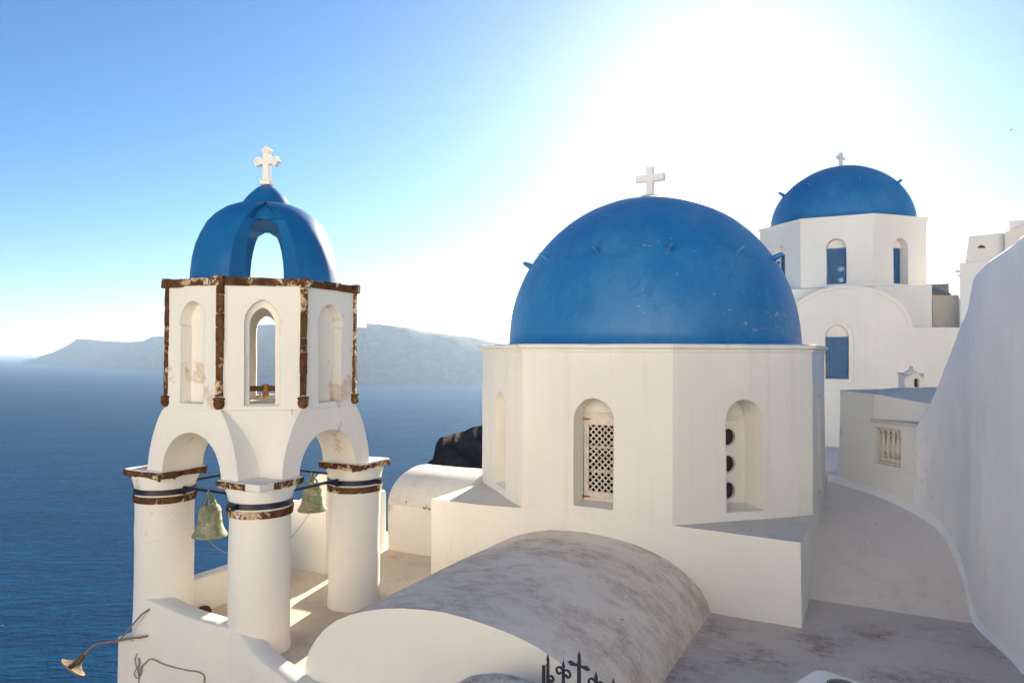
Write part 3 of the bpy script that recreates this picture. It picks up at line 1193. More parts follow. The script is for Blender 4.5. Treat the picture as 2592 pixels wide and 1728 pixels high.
# octagonal belfry
mb = MB()
TZ0, TZ1 = -0.775, 0.93
TB = AP * math.tan(PI / 8)
ni_head = arch(0, 0.262, -0.70, 0.38, 0.31, 18, 0.05)
ni_low = [(-0.232, -0.70), (0.232, -0.70), (0.232, 0.372), (-0.232, 0.372)]
big = arch(0, 0.228, -0.72, 0.38, 0.31, 18, 0.12)
small = arch(0.0, 0.165, -0.70, 0.34, 0.25, 18, 0.14)
IN = AP - 0.26
TBI = IN * math.tan(PI / 8)
for k in range(8):
    an = -PI / 2 + k * PI / 4
    nv = (math.cos(an), math.sin(an))
    sv = (-nv[1], nv[0])
    fr = ((TX + nv[0] * AP, TY + nv[1] * AP), sv, nv)
    quad = [(-TB, TZ0), (TB, TZ0), (TB, TZ1), (-TB, TZ1)]
    quad_i = [(-TBI, TZ0), (TBI, TZ0), (TBI, TZ1), (-TBI, TZ1)]
    if k % 2 == 0:
        niche = [(-0.232, -0.70), (0.232, -0.70), (0.232, 0.36)] + [q for q in ni_head[2:]] + [(-0.232, 0.36)]
        mb.poly([quad, niche], fr)
        mb.reveal(niche, fr, 0, -0.17)
        mb.poly([niche], fr, -0.17)
        mb.poly([quad_i], fr, -0.26)
    else:
        mb.poly([quad, big], fr)
        mb.reveal(big, fr, 0, -0.09)
        mb.poly([big, small], fr, -0.09)
        mb.reveal(small, fr, -0.09, -0.26)
        mb.poly([quad_i, small], fr, -0.26)
mb.prism([(TX + x, TY + y) for x, y in octa(AP - 0.01)], TZ1 - 0.04, TZ1)
mb.build('belfry', M['tower'], tower, maxlen=0.22, amp=0.009)
# stone strips on the corners, corbels and cornice
random.seed(11)
RV = AP / math.cos(PI / 8)
for k in range(8):
    an = PI / 8 + k * PI / 4
    ux, uy = math.cos(an), math.sin(an)
    z = -0.60
    while z < 0.86:
        h_ = random.uniform(0.17, 0.34)
        if z + h_ > 0.80:
            h_ = 0.90 - z
        piece('corner_stone', tower, (TX + ux * (RV - 0.022), TY + uy * (RV - 0.022), z + h_ / 2), an,
              (0.085 + random.uniform(-0.006, 0.006), 0.09 + random.uniform(-0.012, 0.012), h_ - 0.008),
              3 if random.random() < 0.16 else random.randrange(3))
        z += h_
    # corbel ball
    cb_ = MB()
    cb_.lathe([(0.02, -0.125), (0.055, -0.115), (0.082, -0.07), (0.086, -0.02), (0.075, 0.012), (0.088, 0.02), (0.092, 0.05), (0.05, 0.062), (0.01, 0.065)], seg=14)
    cb_.build('corbel', M['stone'], tower, Matrix.Translation((TX + ux * (RV - 0.004), TY + uy * (RV - 0.004), -0.66)) @ Matrix.Scale(0.86, 4), maxlen=0.07, amp=0.016, off=(k, 2 * k, 0))
    # cornice corner block
    piece('cornice_block', tower, (TX + ux * (RV + 0.005), TY + uy * (RV + 0.005), 0.955), an, (0.115, 0.12, 0.13), k % 4)
    # cornice stones along each side
    an2 = k * PI / 4
    nx, ny = math.cos(an2), math.sin(an2)
    tx_, ty_ = -ny, nx
    for q, (off, w) in enumerate(((-0.335, 0.31), (0.0, 0.34), (0.335, 0.31))):
        piece('cornice_stone', tower, (TX + nx * (AP - 0.02) + tx_ * off, TY + ny * (AP - 0.02) + ty_ * off, 0.952 + random.uniform(-0.006, 0.006)), an2,
              (0.105, w, 0.105 + random.uniform(-0.012, 0.012)), random.choice((0, 1, 2, 0, 1, 3)))
mb = MB()
mb.prism([(TX + x, TY + y) for x, y in octa(AP + 0.02)], 0.93, 1.005)
mb.build('roof_slab', M['tower'], tower, maxlen=0.3, amp=0.006)
# open cap of four crossing ribs
oprof = [(1.12, 0.985), (1.112, 1.16), (1.086, 1.36), (1.036, 1.56), (0.958, 1.74), (0.86, 1.915), (0.735, 2.06), (0.59, 2.165), (0.43, 2.232), (0.25, 2.265), (0.02, 2.27)]
iprof = [(0.77, 0.985), (0.765, 1.28), (0.745, 1.48), (0.71, 1.64), (0.66, 1.78), (0.605, 1.87), (0.54, 1.93), (0.3, 1.945), (0.02, 1.945)]
HW = 0.40
LAT = [-1, -0.9, -0.6, -0.2, 0.2, 0.6, 0.9, 1]
for k in range(4):
    Mx = Matrix.Translation((TX, TY, 0)) @ Matrix.Rotation(k * PI / 2, 4, 'Z')
    mb = MB()
    loop = [(r, z, 1) for r, z in oprof] + [(r, z, 0) for r, z in reversed(iprof)]
    vv = []
    for (r, z, outer) in loop:
        for q in LAT:
            y = q * min(HW, r * 0.7071)
            x = math.sqrt(max(r * r - y * y, 0)) if outer else (r if r > HW * 1.42 else math.sqrt(max(r * r - y * y, 0)))
            vv.append(Mx @ Vector((x, y, z)))
    n, m = len(loop), len(LAT)
    ff = [(i * m + j, i * m + j + 1, ((i + 1) % n) * m + j + 1, ((i + 1) % n) * m + j) for i in range(n) for j in range(m - 1)]
    tr = tessellate_polygon([[Vector((r, z, 0)) for r, z, _ in loop]])
    for t_ in tr:
        ff.append(tuple(i * m for i in t_))
        ff.append(tuple(i * m + m - 1 for i in t_))
    mb.add(vv, ff)
    mb.build('cap_rib', M['blue_t'], tower, amp=0.006, sharp=45)
mb = MB()
lv = [(1.93, 0.58, 0.665), (2.03, 0.54, 0.64), (2.11, 0.47, 0.575), (2.17, 0.41, 0.49), (2.22, 0.36, 0.40), (2.275, 0.335, 0.345), (2.335, 0.30, 0.305), (2.40, 0.25, 0.25), (2.46, 0.19, 0.19),
      (2.515, 0.125, 0.13), (2.55, 0.06, 0.06), (2.565, 0.006, 0.006)]
vv, ff = [], []
NA = 48
for z, ra, rd in lv:
    for k in range(NA):
        a = 2 * PI * k / NA
        r = ra + (rd - ra) * abs(math.sin(2 * a)) ** 2.5
        vv.append((TX + r * math.cos(a), TY + r * math.sin(a), z))
for i in range(len(lv) - 1):
    for k in range(NA):
        k2 = (k + 1) % NA
        ff.append((i * NA + k, i * NA + k2, (i + 1) * NA + k2, (i + 1) * NA + k))
ff.append(tuple(range(NA))[::-1])
mb.add(vv, ff)
mb.build('cap_top', M['blue_t'], tower, amp=0.005, sharp=50)


def budded_cross(parent, c, mat, yaw=0.0):
    mb = MB()
    t_ = 0.085
    H_, W_ = 0.55, 0.41
    zc = 0.33

    def box(x0, x1, z0, z1, t=t_):
        mb.box(x0, x1, -t / 2, t / 2, z0, z1)
    box(-0.048, 0.048, 0.02, H_ - 0.06)
    box(-W_ / 2 + 0.06, W_ / 2 - 0.06, zc - 0.046, zc + 0.046, t_ * 0.96)
    box(-0.085, 0.085, -0.03, 0.045, t_ * 1.5)

    def disc(x, z, r):
        n = 14
        loop = [(x + r * math.cos(2 * PI * k / n), z + r * math.sin(2 * PI * k / n)) for k in range(n)]
        f_ = ((0, -t_ * 0.54), (1, 0), (0, -1))
        mb.poly([loop], f_)
        mb.poly([loop], f_, -t_ * 1.08)
        mb.reveal(loop, f_, 0, -t_ * 1.08)
    for (x, z, dx, dz) in ((0, H_ - 0.055, 0, 1), (-W_ / 2 + 0.055, zc, -1, 0), (W_ / 2 - 0.055, zc, 1, 0)):
        disc(x + dx * 0.022, z + dz * 0.022, 0.040)
        disc(x + dz * 0.040, z + dx * 0.040, 0.036)
        disc(x - dz * 0.040, z - dx * 0.040, 0.036)
    Mx = Matrix.Translation(c) @ Matrix.Rotation(yaw, 4, 'Z')
    mb.v = [Mx @ p for p in mb.v]
    return mb.build('cross', mat, parent, amp=0.004, sharp=45)


budded_cross(tower, (TX, TY, 2.59), M['white'], 0.25)

# beam with chain knot in the belfry window
bx, by = TX + 0.70 * 1.02, TY - 0.70 * 1.02
beam = thing('hanging_beam', (bx, by, -0.70), 'old brown wooden beam wound with rusty chain in the belfry window', 'beam')
dv = Vector((1, 1, 0)).normalized()
mb = MB()
mb.tube([Vector((bx, by, -0.50)) - dv * 0.42, Vector((bx, by, -0.50)) + dv * 0.42], 0.037, square=True)
mb.build('beam', M['beam'], beam, maxlen=0.1, amp=0.006)
mb = MB()
random.seed(5)
for k in range(5):
    o_ = dv * random.uniform(-0.075, 0.075)
    pts = []
    for q in range(13):
        a = 2 * PI * q / 12
        pts.append(Vector((bx, by, -0.515)) + o_ + dv * (0.012 * math.sin(a * 2 + k)) + Vector((dv.y, -dv.x, 0)) * 0.062 * math.cos(a) + Vector((0, 0, 0.075 * math.sin(a) - 0.012)))
    mb.tube(pts, 0.011, 6)
for s_ in (-0.055, 0.04):
    pts = [Vector((bx, by, -0.56)) + dv * (s_ + 0.03 * math.sin(q * 0.9)) + Vector((dv.y, -dv.x, 0)) * 0.05 + Vector((0, 0, -0.013 * q)) for q in range(7)]
    mb.tube(pts, 0.012, 6)
mb.build('chain', M['rust'], beam)

# ------------------------------------------------------------------ bells
def bell(x, y, label, clap_yaw, rope_to):
    b = thing('bell', (x, y, -2.57), label, 'bell', 'bronze bells hanging from the tie rods')
    zb = -2.575
    k = 0.235
    prof = [(k * 0.93, zb + 0.012), (k, zb), (k * 1.0, zb + 0.018), (k * 0.955, zb + 0.04), (k * 0.86, zb + 0.075), (k * 0.775, zb + 0.12), (k * 0.715, zb + 0.17), (k * 0.685, zb + 0.215),
            (k * 0.70, zb + 0.222), (k * 0.70, zb + 0.232), (k * 0.67, zb + 0.24), (k * 0.645, zb + 0.30), (k * 0.63, zb + 0.345), (k * 0.645, zb + 0.352), (k * 0.645, zb + 0.362),
            (k * 0.615, zb + 0.37), (k * 0.575, zb + 0.405), (k * 0.47, zb + 0.432), (k * 0.25, zb + 0.445), (0.004, zb + 0.448)]
    mb = MB()
    mb.lathe(prof, (x, y), 40, cap=False)
    mb.lathe([(k * 0.93, zb + 0.012), (k * 0.72, zb + 0.12), (k * 0.55, zb + 0.30), (0.02, zb + 0.40)], (x, y), 40, cap=False)
    mb.build('body', M['bronze'], b, amp=0.003, sharp=45)
    mb = MB()
    for a in (0.3, 1.35, 2.4):
        d_ = Vector((math.cos(a), math.sin(a), 0))
        pts = [Vector((x, y, zb + 0.43)) + d_ * (0.085 * math.cos(PI * q / 8)) + Vector((0, 0, 0.10 * math.sin(PI * q / 8))) for q in range(9)]
        mb.tube(pts, 0.017, 8)
    for a in (0.0, 1.57):
        pts = [Vector((x, y, zb + 0.575)) + Vector((0.030 * math.sin(a) * math.cos(2 * PI * q / 10), 0.036 * math.cos(a) * math.cos(2 * PI * q / 10) if a < 1 else 0.02 * math.sin(q), 0.075 * math.sin(2 * PI * q / 10))) for q in range(11)]
        mb.tube(pts, 0.013, 6)
    mb.build('crown', M['bronze'], b, amp=0.006)
    mb = MB()
    d_ = Vector((math.cos(clap_yaw), math.sin(clap_yaw), 0))
    p0 = Vector((x, y, zb + 0.36))
    p1 = Vector((x, y, zb - 0.055)) + d_ * 0.05
    mb.tube([p0, p1], 0.014, 8)
    mb.lathe([(0.01, -0.05), (0.034, -0.03), (0.04, 0.0), (0.03, 0.03), (0.012, 0.05)], seg=12, M=Matrix.Translation(p1 + Vector((0, 0, 0.06))))
    mb.build('clapper', M['rust'], b)
    mb = MB()
    q1 = Vector(rope_to)
    mb.tube([p1 + (q1 - p1) * (t_ / 8) + Vector((0, 0, -0.03 * math.sin(PI * t_ / 8))) for t_ in range(9)], 0.005, 5)
    mb.build('rope', M['cable'], b)
    return b


bell(-4.31, TY - CH, 'green bronze bell hanging between the two nearest columns, over the sea', -0.9, (TX + CH - 0.36, TY - CH - 0.15, -2.72))
bell(-4.21, TY + CH, 'green bronze bell on the far tie rod, seen past the front column', 3.6, (TX + CH - 0.2, TY - CH + 0.30, -2.98))

# ------------------------------------------------------------------ parapets round the tower
def wall_path(pts, tops, zb, th, name, mat, label, side=1, parent=None, cap_mat=None, amp=0.014, cat='wall'):
    """wall along plan points with a top height per point; thickness th to one side"""
    P_ = [Vector((p[0], p[1], 0)) for p in pts]
    n = len(P_)
    nr = []
    for i in range(n):
        d = (P_[min(i + 1, n - 1)] - P_[max(i - 1, 0)]).normalized()
        nr.append(Vector((-d.y, d.x, 0)) * side)
    Q = [P_[i] + nr[i] * th for i in range(n)]
    zbs = zb if isinstance(zb, (list, tuple)) else [zb] * n
    mb = MB()
    vv = []
    sec = [(0, None), (0, -0.07), (0.06, -0.022), (0.22, 0.0), (0.78, 0.0), (0.94, -0.022), (1, -0.07), (1, None)]
    m = len(sec)
    for i in range(n):
        for w, dz in sec:
            q = P_[i] + nr[i] * th * w
            vv.append((q.x, q.y, zbs[i] if dz is None else tops[i] + dz))
    ff = []
    for i in range(n - 1):
        for q in range(m):
            ff.append((i * m + q, i * m + (q + 1) % m, (i + 1) * m + (q + 1) % m, (i + 1) * m + q))
    ff += [tuple(range(m)), tuple((n - 1) * m + q for q in reversed(range(m)))]
    mb.add(vv, ff)
    o = mb.build(name, mat, parent, maxlen=0.3, amp=amp)
    if parent is None:
        tag(o, label, cat)
    return o


def lerp_pts(a, b, n):
    return [(a[0] + (b[0] - a[0]) * k / n, a[1] + (b[1] - a[1]) * k / n) for k in range(n + 1)]


xsL = [-5.20, -4.95, -4.7, -4.45, -4.2, -3.95, -3.7, -3.4]
wall_path([(x, -7.153) for x in xsL], [-3.46, -3.475, -3.505, -3.535, -3.555, -3.565, -3.57, -3.57], -8.4, 0.31, 'parapet_wall', M['white'],
          'low white parapet wall between the two front columns of the bell tower')
wall_path([(-5.33, y) for y in (-6.75, -6.2, -5.6, -4.8)], [-3.40] * 4, -5.0, -0.26, 'parapet_wall', M['white'],
          'low sunlit white parapet behind the bell, on the sea side of the tower')
xsR = [-3.42, -3.25, -3.1, -2.95, -2.7, -2.45, -2.2, -2.0, -1.6, -1.0, 0.0, 0.6]
zR = [-3.57, -3.60, -3.67, -3.745, -3.80, -3.84, -3.90, -3.945, -3.95, -3.95, -3.96, -3.97]
mbp = wall_path(list(zip(xsR, [-7.155, -7.17, -7.20, -7.24, -7.29, -7.33, -7.36, -7.37, -7.37, -7.37, -7.37, -7.37])), zR, -8.4, 0.30, 'parapet_wall', M['white'],
                'wavy grey-topped parapet running down from the front column to the vault')
# back wall of the terrace with its upward sweep
xsB = [-6.6, -6.0, -5.6, -5.45, -5.30, -5.18, -5.08, -5.0, -4.93, -4.72]
zB = [-2.76, -2.75, -2.74, -2.71, -2.62, -2.49, -2.36, -2.24, -2.17, -2.15]
wall_path([(x, -3.92) for x in xsB], zB, -8.4, 0.24, 'terrace_wall', M['white'], 'white wall behind the tower sweeping up in a curve to a pier')
wall_path([(-4.92, y) for y in (-3.66, -3.2, -2.7, -1.95)], [-2.30, -2.55, -2.75, -2.78], -8.4, 0.22, 'terrace_wall', M['white'],
          'plain white wall on the far side of the terrace, beside the small vault')
# stone lying in the drain corner of the terrace
mb = MB()
mb.lathe([(0.02, 0.0), (0.10, 0.0), (0.105, 0.06), (0.07, 0.115), (0.01, 0.13)], seg=12)
o = mb.build('loose_stone', M['stone'], None, Matrix.Translation((-4.97, -6.28, FL - 0.01)), amp=0.03, off=(4, 4, 4))
tag(o, 'small dark stone lying on the terrace beside the low parapet', 'stone')

# ------------------------------------------------------------------ wall lamp and cables on the podium
lamp = thing('wall_lamp', (-5.03, -7.17, -3.98), 'rusty gooseneck lamp with bell-shaped shade reaching out over the sea', 'lamp')
arm = [(-5.03, -7.16, -3.96), (-5.12, -7.22, -3.98), (-5.22, -7.27, -3.985), (-5.45, -7.29, -4.055), (-5.75, -7.30, -4.14), (-5.96, -7.30, -4.20), (-6.06, -7.30, -4.25),
       (-6.16, -7.30, -4.33), (-6.27, -7.30, -4.43)]
mb = MB()
mb.tube(arm, 0.016, 8)
mb.build('arm', M['lamp_arm'], lamp)
mb = MB()
mb.tube([(-5.01, -7.16, -3.585), (-5.10, -7.22, -3.66), (-5.45, -7.285, -4.045)], 0.012, 8)
mb.build('strut', M['lamp_arm'], lamp)
axis = Vector((-0.30, -0.60, -0.74)).normalized()
Mx = Matrix.Translation((-6.27, -7.30, -4.43)) @ axis.to_track_quat('Z', 'Y').to_matrix().to_4x4()
mb = MB()
mb.lathe([(0.022, -0.05), (0.034, -0.03), (0.036, 0.03), (0.046, 0.07), (0.066, 0.105), (0.105, 0.14), (0.15, 0.165), (0.188, 0.178), (0.190, 0.192)], seg=32, M=Mx, cap=False)
shade = mb.build('shade', M['lamp'], lamp, amp=0.002)
mb = MB()
mb.lathe([(0.188, 0.176), (0.196, 0.180), (0.196, 0.200), (0.185, 0.202), (0.150, 0.178), (0.10, 0.152), (0.05, 0.112), (0.03, 0.092), (0.002, 0.087)], seg=32, M=Mx, cap=False)
mb.build('shade_lining', simple('rusted_lining', (0.50, 0.32, 0.13), 0.8, var=0.6, sc=30), shade)
mb = MB()
mb.lathe([(0.012, 0.08), (0.028, 0.115), (0.033, 0.145), (0.022, 0.168), (0.004, 0.175)], seg=14, M=Mx)
mb.build('bulb', simple('old_bulb', (0.7, 0.68, 0.62), 0.25), shade)


def spline(pts, k=6):
    out = []
    P_ = [Vector(p) for p in pts]
    for i in range(len(P_) - 1):
        p0, p1, p2, p3 = P_[max(i - 1, 0)], P_[i], P_[i + 1], P_[min(i + 2, len(P_) - 1)]
        for j in range(k):
            t_ = j / k
            out.append(0.5 * ((2 * p1) + (p2 - p0) * t_ + (2 * p0 - 5 * p1 + 4 * p2 - p3) * t_ * t_ + (3 * p1 - p0 - 3 * p2 + p3) * t_ ** 3))
    out.append(P_[-1])
    return out


YC = -7.165
mb = MB()
mb.tube(spline([(x, YC, z) for x, z in ((-5.20, -4.55), (-5.165, -4.50), (-5.14, -4.40), (-5.06, -4.33), (-4.973, -4.264), (-4.866, -4.258), (-4.714, -4.277), (-4.477, -4.277), (-4.187, -4.261),
                                        (-4.032, -4.241), (-3.933, -4.245), (-3.877, -4.275), (-3.872, -4.40), (-3.872, -5.2))]), 0.010, 6)
tag(mb.build('wall_cable', M['cable'], None), 'thin grey cable crossing the podium wall and turning down into a pipe', 'cable')
mb = MB()
mb.tube(spline([(x, YC, z) for x, z in ((-5.247, -4.243), (-5.30, -4.345), (-5.26, -4.446), (-5.312, -4.53), (-5.27, -4.585), (-5.21, -4.57), (-5.24, -4.45), (-5.19, -4.36), (-5.225, -4.30), (-5.205, -4.40), (-5.208, -4.7), (-5.206, -5.3))]), 0.007, 6)
tag(mb.build('wall_cable', M['cable'], None), 'tangled loop of thin wire hanging below the wall lamp', 'cable')

# ------------------------------------------------------------------ wrought iron gate, stained mound and pillar in the foreground
g0, g1 = Vector((1.607, -8.257, 0)), Vector((2.234, -8.403, 0))
gd = (g1 - g0).normalized()
gn = Vector((gd.y, -gd.x, 0))
gate = thing('iron_gate', (1.9, -8.33, -4.6), 'dark wrought iron gate with spearheads, scrolls and a cross', 'gate')
GM = Matrix(((gd.x, -gn.x, 0, g0.x), (gd.y, -gn.y, 0, g0.y), (0, 0, 1, 0), (0, 0, 0, 1)))


def gpt(s, z, d=0.0):
    return g0 + gd * s + gn * d + Vector((0, 0, z))


def spear(s, zt, zb=-4.6, w=0.0105, name='spear_bar', d=0.0):
    mb = MB()
    mb.tube([gpt(s, zb, d), gpt(s, zt - 0.085, d)], w, square=True)
    # flat leaf-shaped head
    pr = [(w, -0.10), (w * 1.15, -0.085), (0.0175, -0.052), (0.0165, -0.044), (0.008, -0.022), (0.001, 0.0)]
    vv = []
    for r, z in pr:
        for k in range(4):
            a = PI / 2 * k
            vv.append(gpt(s + r * math.cos(a), zt + z, d + 0.55 * r * math.sin(a)))
    ff = [(i * 4 + k, i * 4 + (k + 1) % 4, (i + 1) * 4 + (k + 1) % 4, (i + 1) * 4 + k) for i in range(len(pr) - 1) for k in range(4)]
    ff += [(3, 2, 1, 0), tuple((len(pr) - 1) * 4 + k for k in range(4))]
    mb.add(vv, ff)
    return mb.build(name, M['iron'], gate, sharp=25)


spear(0.0, -2.497)
spear(0.161, -2.503)
spear(0.482, -2.503)
spear(0.644, -2.508)
mb = MB()
mb.tube([gpt(-0.028, -4.6, 0.02), gpt(-0.028, -2.60, 0.02)], 0.0115, square=True)
mb.build('gate_post', M['iron'], gate)
# scrolls
def scroll(s, z, sg, size, turns=1.35):
    pts = [gpt(s + sg * 0.012, z - 0.20, 0)]
    pts = []
    c = Vector((sg * size * 1.15, 0))
    N_ = 26
    for k in range(N_ + 1):
        t_ = k / N_
        r = size * (1.0 - 0.62 * t_)
        a = PI - t_ * turns * 2 * PI * 0.72
        pts.append((s + sg * (size * 1.12 + r * math.cos(a)), z + r * math.sin(a)))
    tail = [(s + sg * (0.13), z - 0.20), (s + sg * 0.05, z - 0.115), (s + sg * 0.012, z - 0.05)]
    pts = [(s - sg * 0.075, z - 0.22), (s - sg * 0.03, z - 0.13), (s + sg * 0.006, z - 0.055)] + pts
    q = spline([gpt(a, b, 0.004 * sg) for a, b in pts], 3)
    mb = MB()
    mb.tube(q, 0.0075, square=True)
    return mb.build('scroll', M['iron'], gate)


for s_, z_, sz in ((0.161, -2.612, 0.040), (0.482, -2.612, 0.040)):
    scroll(s_, z_, -1, sz)
    scroll(s_, z_, 1, sz)
scroll(0.004, -2.70, 1, 0.032)
scroll(0.64, -2.70, -1, 0.032)
scroll(0.31, -2.72, 1, 0.030)
# cross: tall bar and cross arm with spear ends
sp_ = 0.318
spear(sp_, -2.385, w=0.0125, name='cross_upright')
mb = MB()
zc = -2.508
pr = [(-0.118, 0.001), (-0.10, 0.008), (-0.088, 0.021), (-0.078, 0.022), (-0.035, 0.0125), (0.035, 0.0125), (0.078, 0.022), (0.088, 0.021), (0.10, 0.008), (0.118, 0.001)]
vv = []
for s_, r in pr:
    for k in range(4):
        a = PI / 2 * k
        vv.append(gpt(sp_ + s_, zc + r * math.cos(a), 0.55 * r * math.sin(a) + 0.004))
ff = [(i * 4 + k, i * 4 + (k + 1) % 4, (i + 1) * 4 + (k + 1) % 4, (i + 1) * 4 + k) for i in range(len(pr) - 1) for k in range(4)]
mb.add(vv, ff)
mb.build('cross_arm', M['iron'], gate, sharp=25)
mb = MB()
mb.tube([gpt(-0.028, -2.93), gpt(0.66, -2.93)], 0.012, square=True)
mb.build('top_rail', M['iron'], gate)

mb = MB()
mb.lathe([(0.93, -4.7), (0.90, -3.75), (0.82, -3.45), (0.66, -3.24), (0.45, -3.09), (0.22, -3.02), (0.01, -3.0)], seg=36)
mb.v = [Vector((0.98 + p.x * 0.95, -7.86 + p.y * 0.58, p.z)) for p in mb.v]
tag(mb.build('apse_roof', M['moss'], None, maxlen=0.2, amp=0.02), 'small rounded white mound with brown lichen in front of the long vault, beside the gate', 'roof')
mb = MB()
mb.box(-1.5, 7.0, -11.0, -7.1, -5.6, -4.6)
tag(mb.build('courtyard', M['terrace'], maxlen=0.6, amp=0.01), kind='structure')

ba = math.radians(-20)
Mx = Matrix.Translation((3.611, -7.228, 0)) @ Matrix.Rotation(ba, 4, 'Z')
pil = thing('pillar', (3.75, -7.5, -4.6), 'white square pillar with rounded top corner in the near foreground', 'pillar')
mb = MB()
pl = []
for (x, y) in ((0.10, -0.002), (0.62, 0.0), (0.62, -0.62), (0.0, -0.62), (-0.002, -0.10), (0.012, -0.045), (0.045, -0.012)):
    pl.append((x, y))
mb.prism(pl[::-1], -4.6, -2.605, Mx)
mb.build('shaft', M['white'], pil, maxlen=0.3, amp=0.006)
lt = thing('floodlight', (3.80, -7.47, -2.6), 'black round floodlight lying on the white foreground pillar', 'lamp')
Mx = Matrix.Translation((3.80, -7.515, -2.602))
mb = MB()
mb.lathe([(0.095, 0.0), (0.10, 0.01), (0.097, 0.02), (0.08, 0.03), (0.045, 0.036), (0.004, 0.038)], seg=28, M=Mx)
mb.build('housing', M['black'], lt)
mb = MB()
mb.lathe([(0.098, 0.008), (0.108, 0.008), (0.108, 0.018), (0.098, 0.018), (0.098, 0.008)], seg=28, M=Mx, cap=False)
mb.build('rim', M['black'], lt)

# ------------------------------------------------------------------ right-hand wall with balustrade window
KP = [(3.25, 2.1), (4.69, 0.5)]
tdir = Vector((0.66896, -0.74329, 0))
tnrm = Vector((-0.74329, -0.66896, 0))     # towards the path
O1 = Vector((3.25, 2.1, 0))


def ramp_z(y):
    for (y0, z0), (y1, z1) in zip(prof, prof[1:]):
        if y0 <= y <= y1:
            return z0 + (z1 - z0) * (y - y0) / (y1 - y0)
    return RF


rw = thing('stair_wall', (5.2, -1.5, RF), 'tall smooth white wall along the right side, sloping down at its far end', 'wall')
pts = [(4.53, 0.678), (4.69, 0.50), (4.83, 0.25), (4.95, 0.0), (5.04, -0.28), (5.115, -0.58), (5.165, -0.9), (5.195, -1.28), (5.205, -1.36), (5.218, -1.45), (5.24, -1.59), (5.285, -1.85), (5.345, -2.13), (5.55, -3.0),
       (5.76, -4.0), (5.95, -6.0), (6.05, -9.0)]
tops = [-1.31, -0.98, -0.60, -0.21, 0.11, 0.43, 0.60, 0.79, 0.92, 1.08, 1.17, 1.24, 1.29, 1.46, 1.62, 1.85, 2.2]
P_ = spline([(x, y, z) for (x, y), z in zip(pts, tops)], 2)
mb = MB()
vv = []
n = len(P_)
th = 0.55
nr = []
for i in range(n):
    d = (P_[min(i + 1, n - 1)] - P_[max(i - 1, 0)])
    d.z = 0
    d.normalize()
    nr.append(Vector((-d.y, d.x, 0)))
for i, p in enumerate(P_):
    q = p + nr[i] * th
    zb = -6.0
    vv += [(p.x - nr[i].x * 0.03, p.y - nr[i].y * 0.03, zb), (p.x, p.y, p.z - 0.03), (p.x + nr[i].x * 0.03, p.y + nr[i].y * 0.03, p.z), (q.x, q.y, p.z), (q.x, q.y, zb)]
ff = []
for i in range(n - 1):
    for k in range(5):
        ff.append((i * 5 + k, i * 5 + (k + 1) % 5, (i + 1) * 5 + (k + 1) % 5, (i + 1) * 5 + k))
ff += [(0, 1, 2, 3, 4), tuple((n - 1) * 5 + k for k in (4, 3, 2, 1, 0))]
mb.add(vv, ff)
mb.build('wall', M['cool'], rw, maxlen=0.3, amp=0.032)
# kerb fillet along the foot of both walls
kp = [(3.05, 2.12), (3.25, 2.06), (3.75, 1.51), (4.25, 0.95), (4.66, 0.49), (4.83, 0.22), (4.95, -0.03), (5.04, -0.30), (5.115, -0.60), (5.165, -0.92), (5.20, -1.30), (5.255, -1.7), (5.305, -1.95), (5.55, -3.0), (5.76, -4.0)]
kq = spline([(x, y, 0) for x, y in kp], 4)
mb = MB()
vv = []
n = len(kq)
for i, p in enumerate(kq):
    d = (kq[min(i + 1, n - 1)] - kq[max(i - 1, 0)]).normalized()
    r_ = Vector((-d.y, d.x, 0))
    z = ramp_z(p.y)
    w = 0.065 + 0.025 * noise.noise(p * 1.3)
    for off, dz in ((0.05, 0.13), (-0.01, 0.10), (-0.035, 0.065), (-w, 0.02), (-w - 0.03, -0.04)):
        q = p + r_ * off
        vv.append((q.x, q.y, (ramp_z(q.y) if off < 0 else z) + dz))
ff = [(i * 5 + k, i * 5 + k + 1, (i + 1) * 5 + k + 1, (i + 1) * 5 + k) for i in range(n - 1) for k in range(4)]
mb.add(vv, ff)
mb.build('kerb', M['cool'], rw, maxlen=0.2, amp=0.016, sharp=60)

bw = thing('balustrade_wall', (3.8, 1.5, -2.5), 'white garden wall with a square window of cream balusters', 'wall')
fr = ((O1.x, O1.y), (tdir.x, tdir.y), (tnrm.x, tnrm.y))
mb = MB()
hole_b = [(0.985, -2.01), (1.625, -2.01), (1.625, -1.34), (0.985, -1.34)]
mb.poly([[(-0.05, -3.2), (1.97, -3.2), (1.97, -1.235), (0.965, -1.235), (0.965, -0.73), (0.07, -0.71), (0.03, -1.5)], hole_b], fr)
mb.reveal(hole_b, fr, 0, -0.42)
mb.poly([hole_b], fr, -0.42)
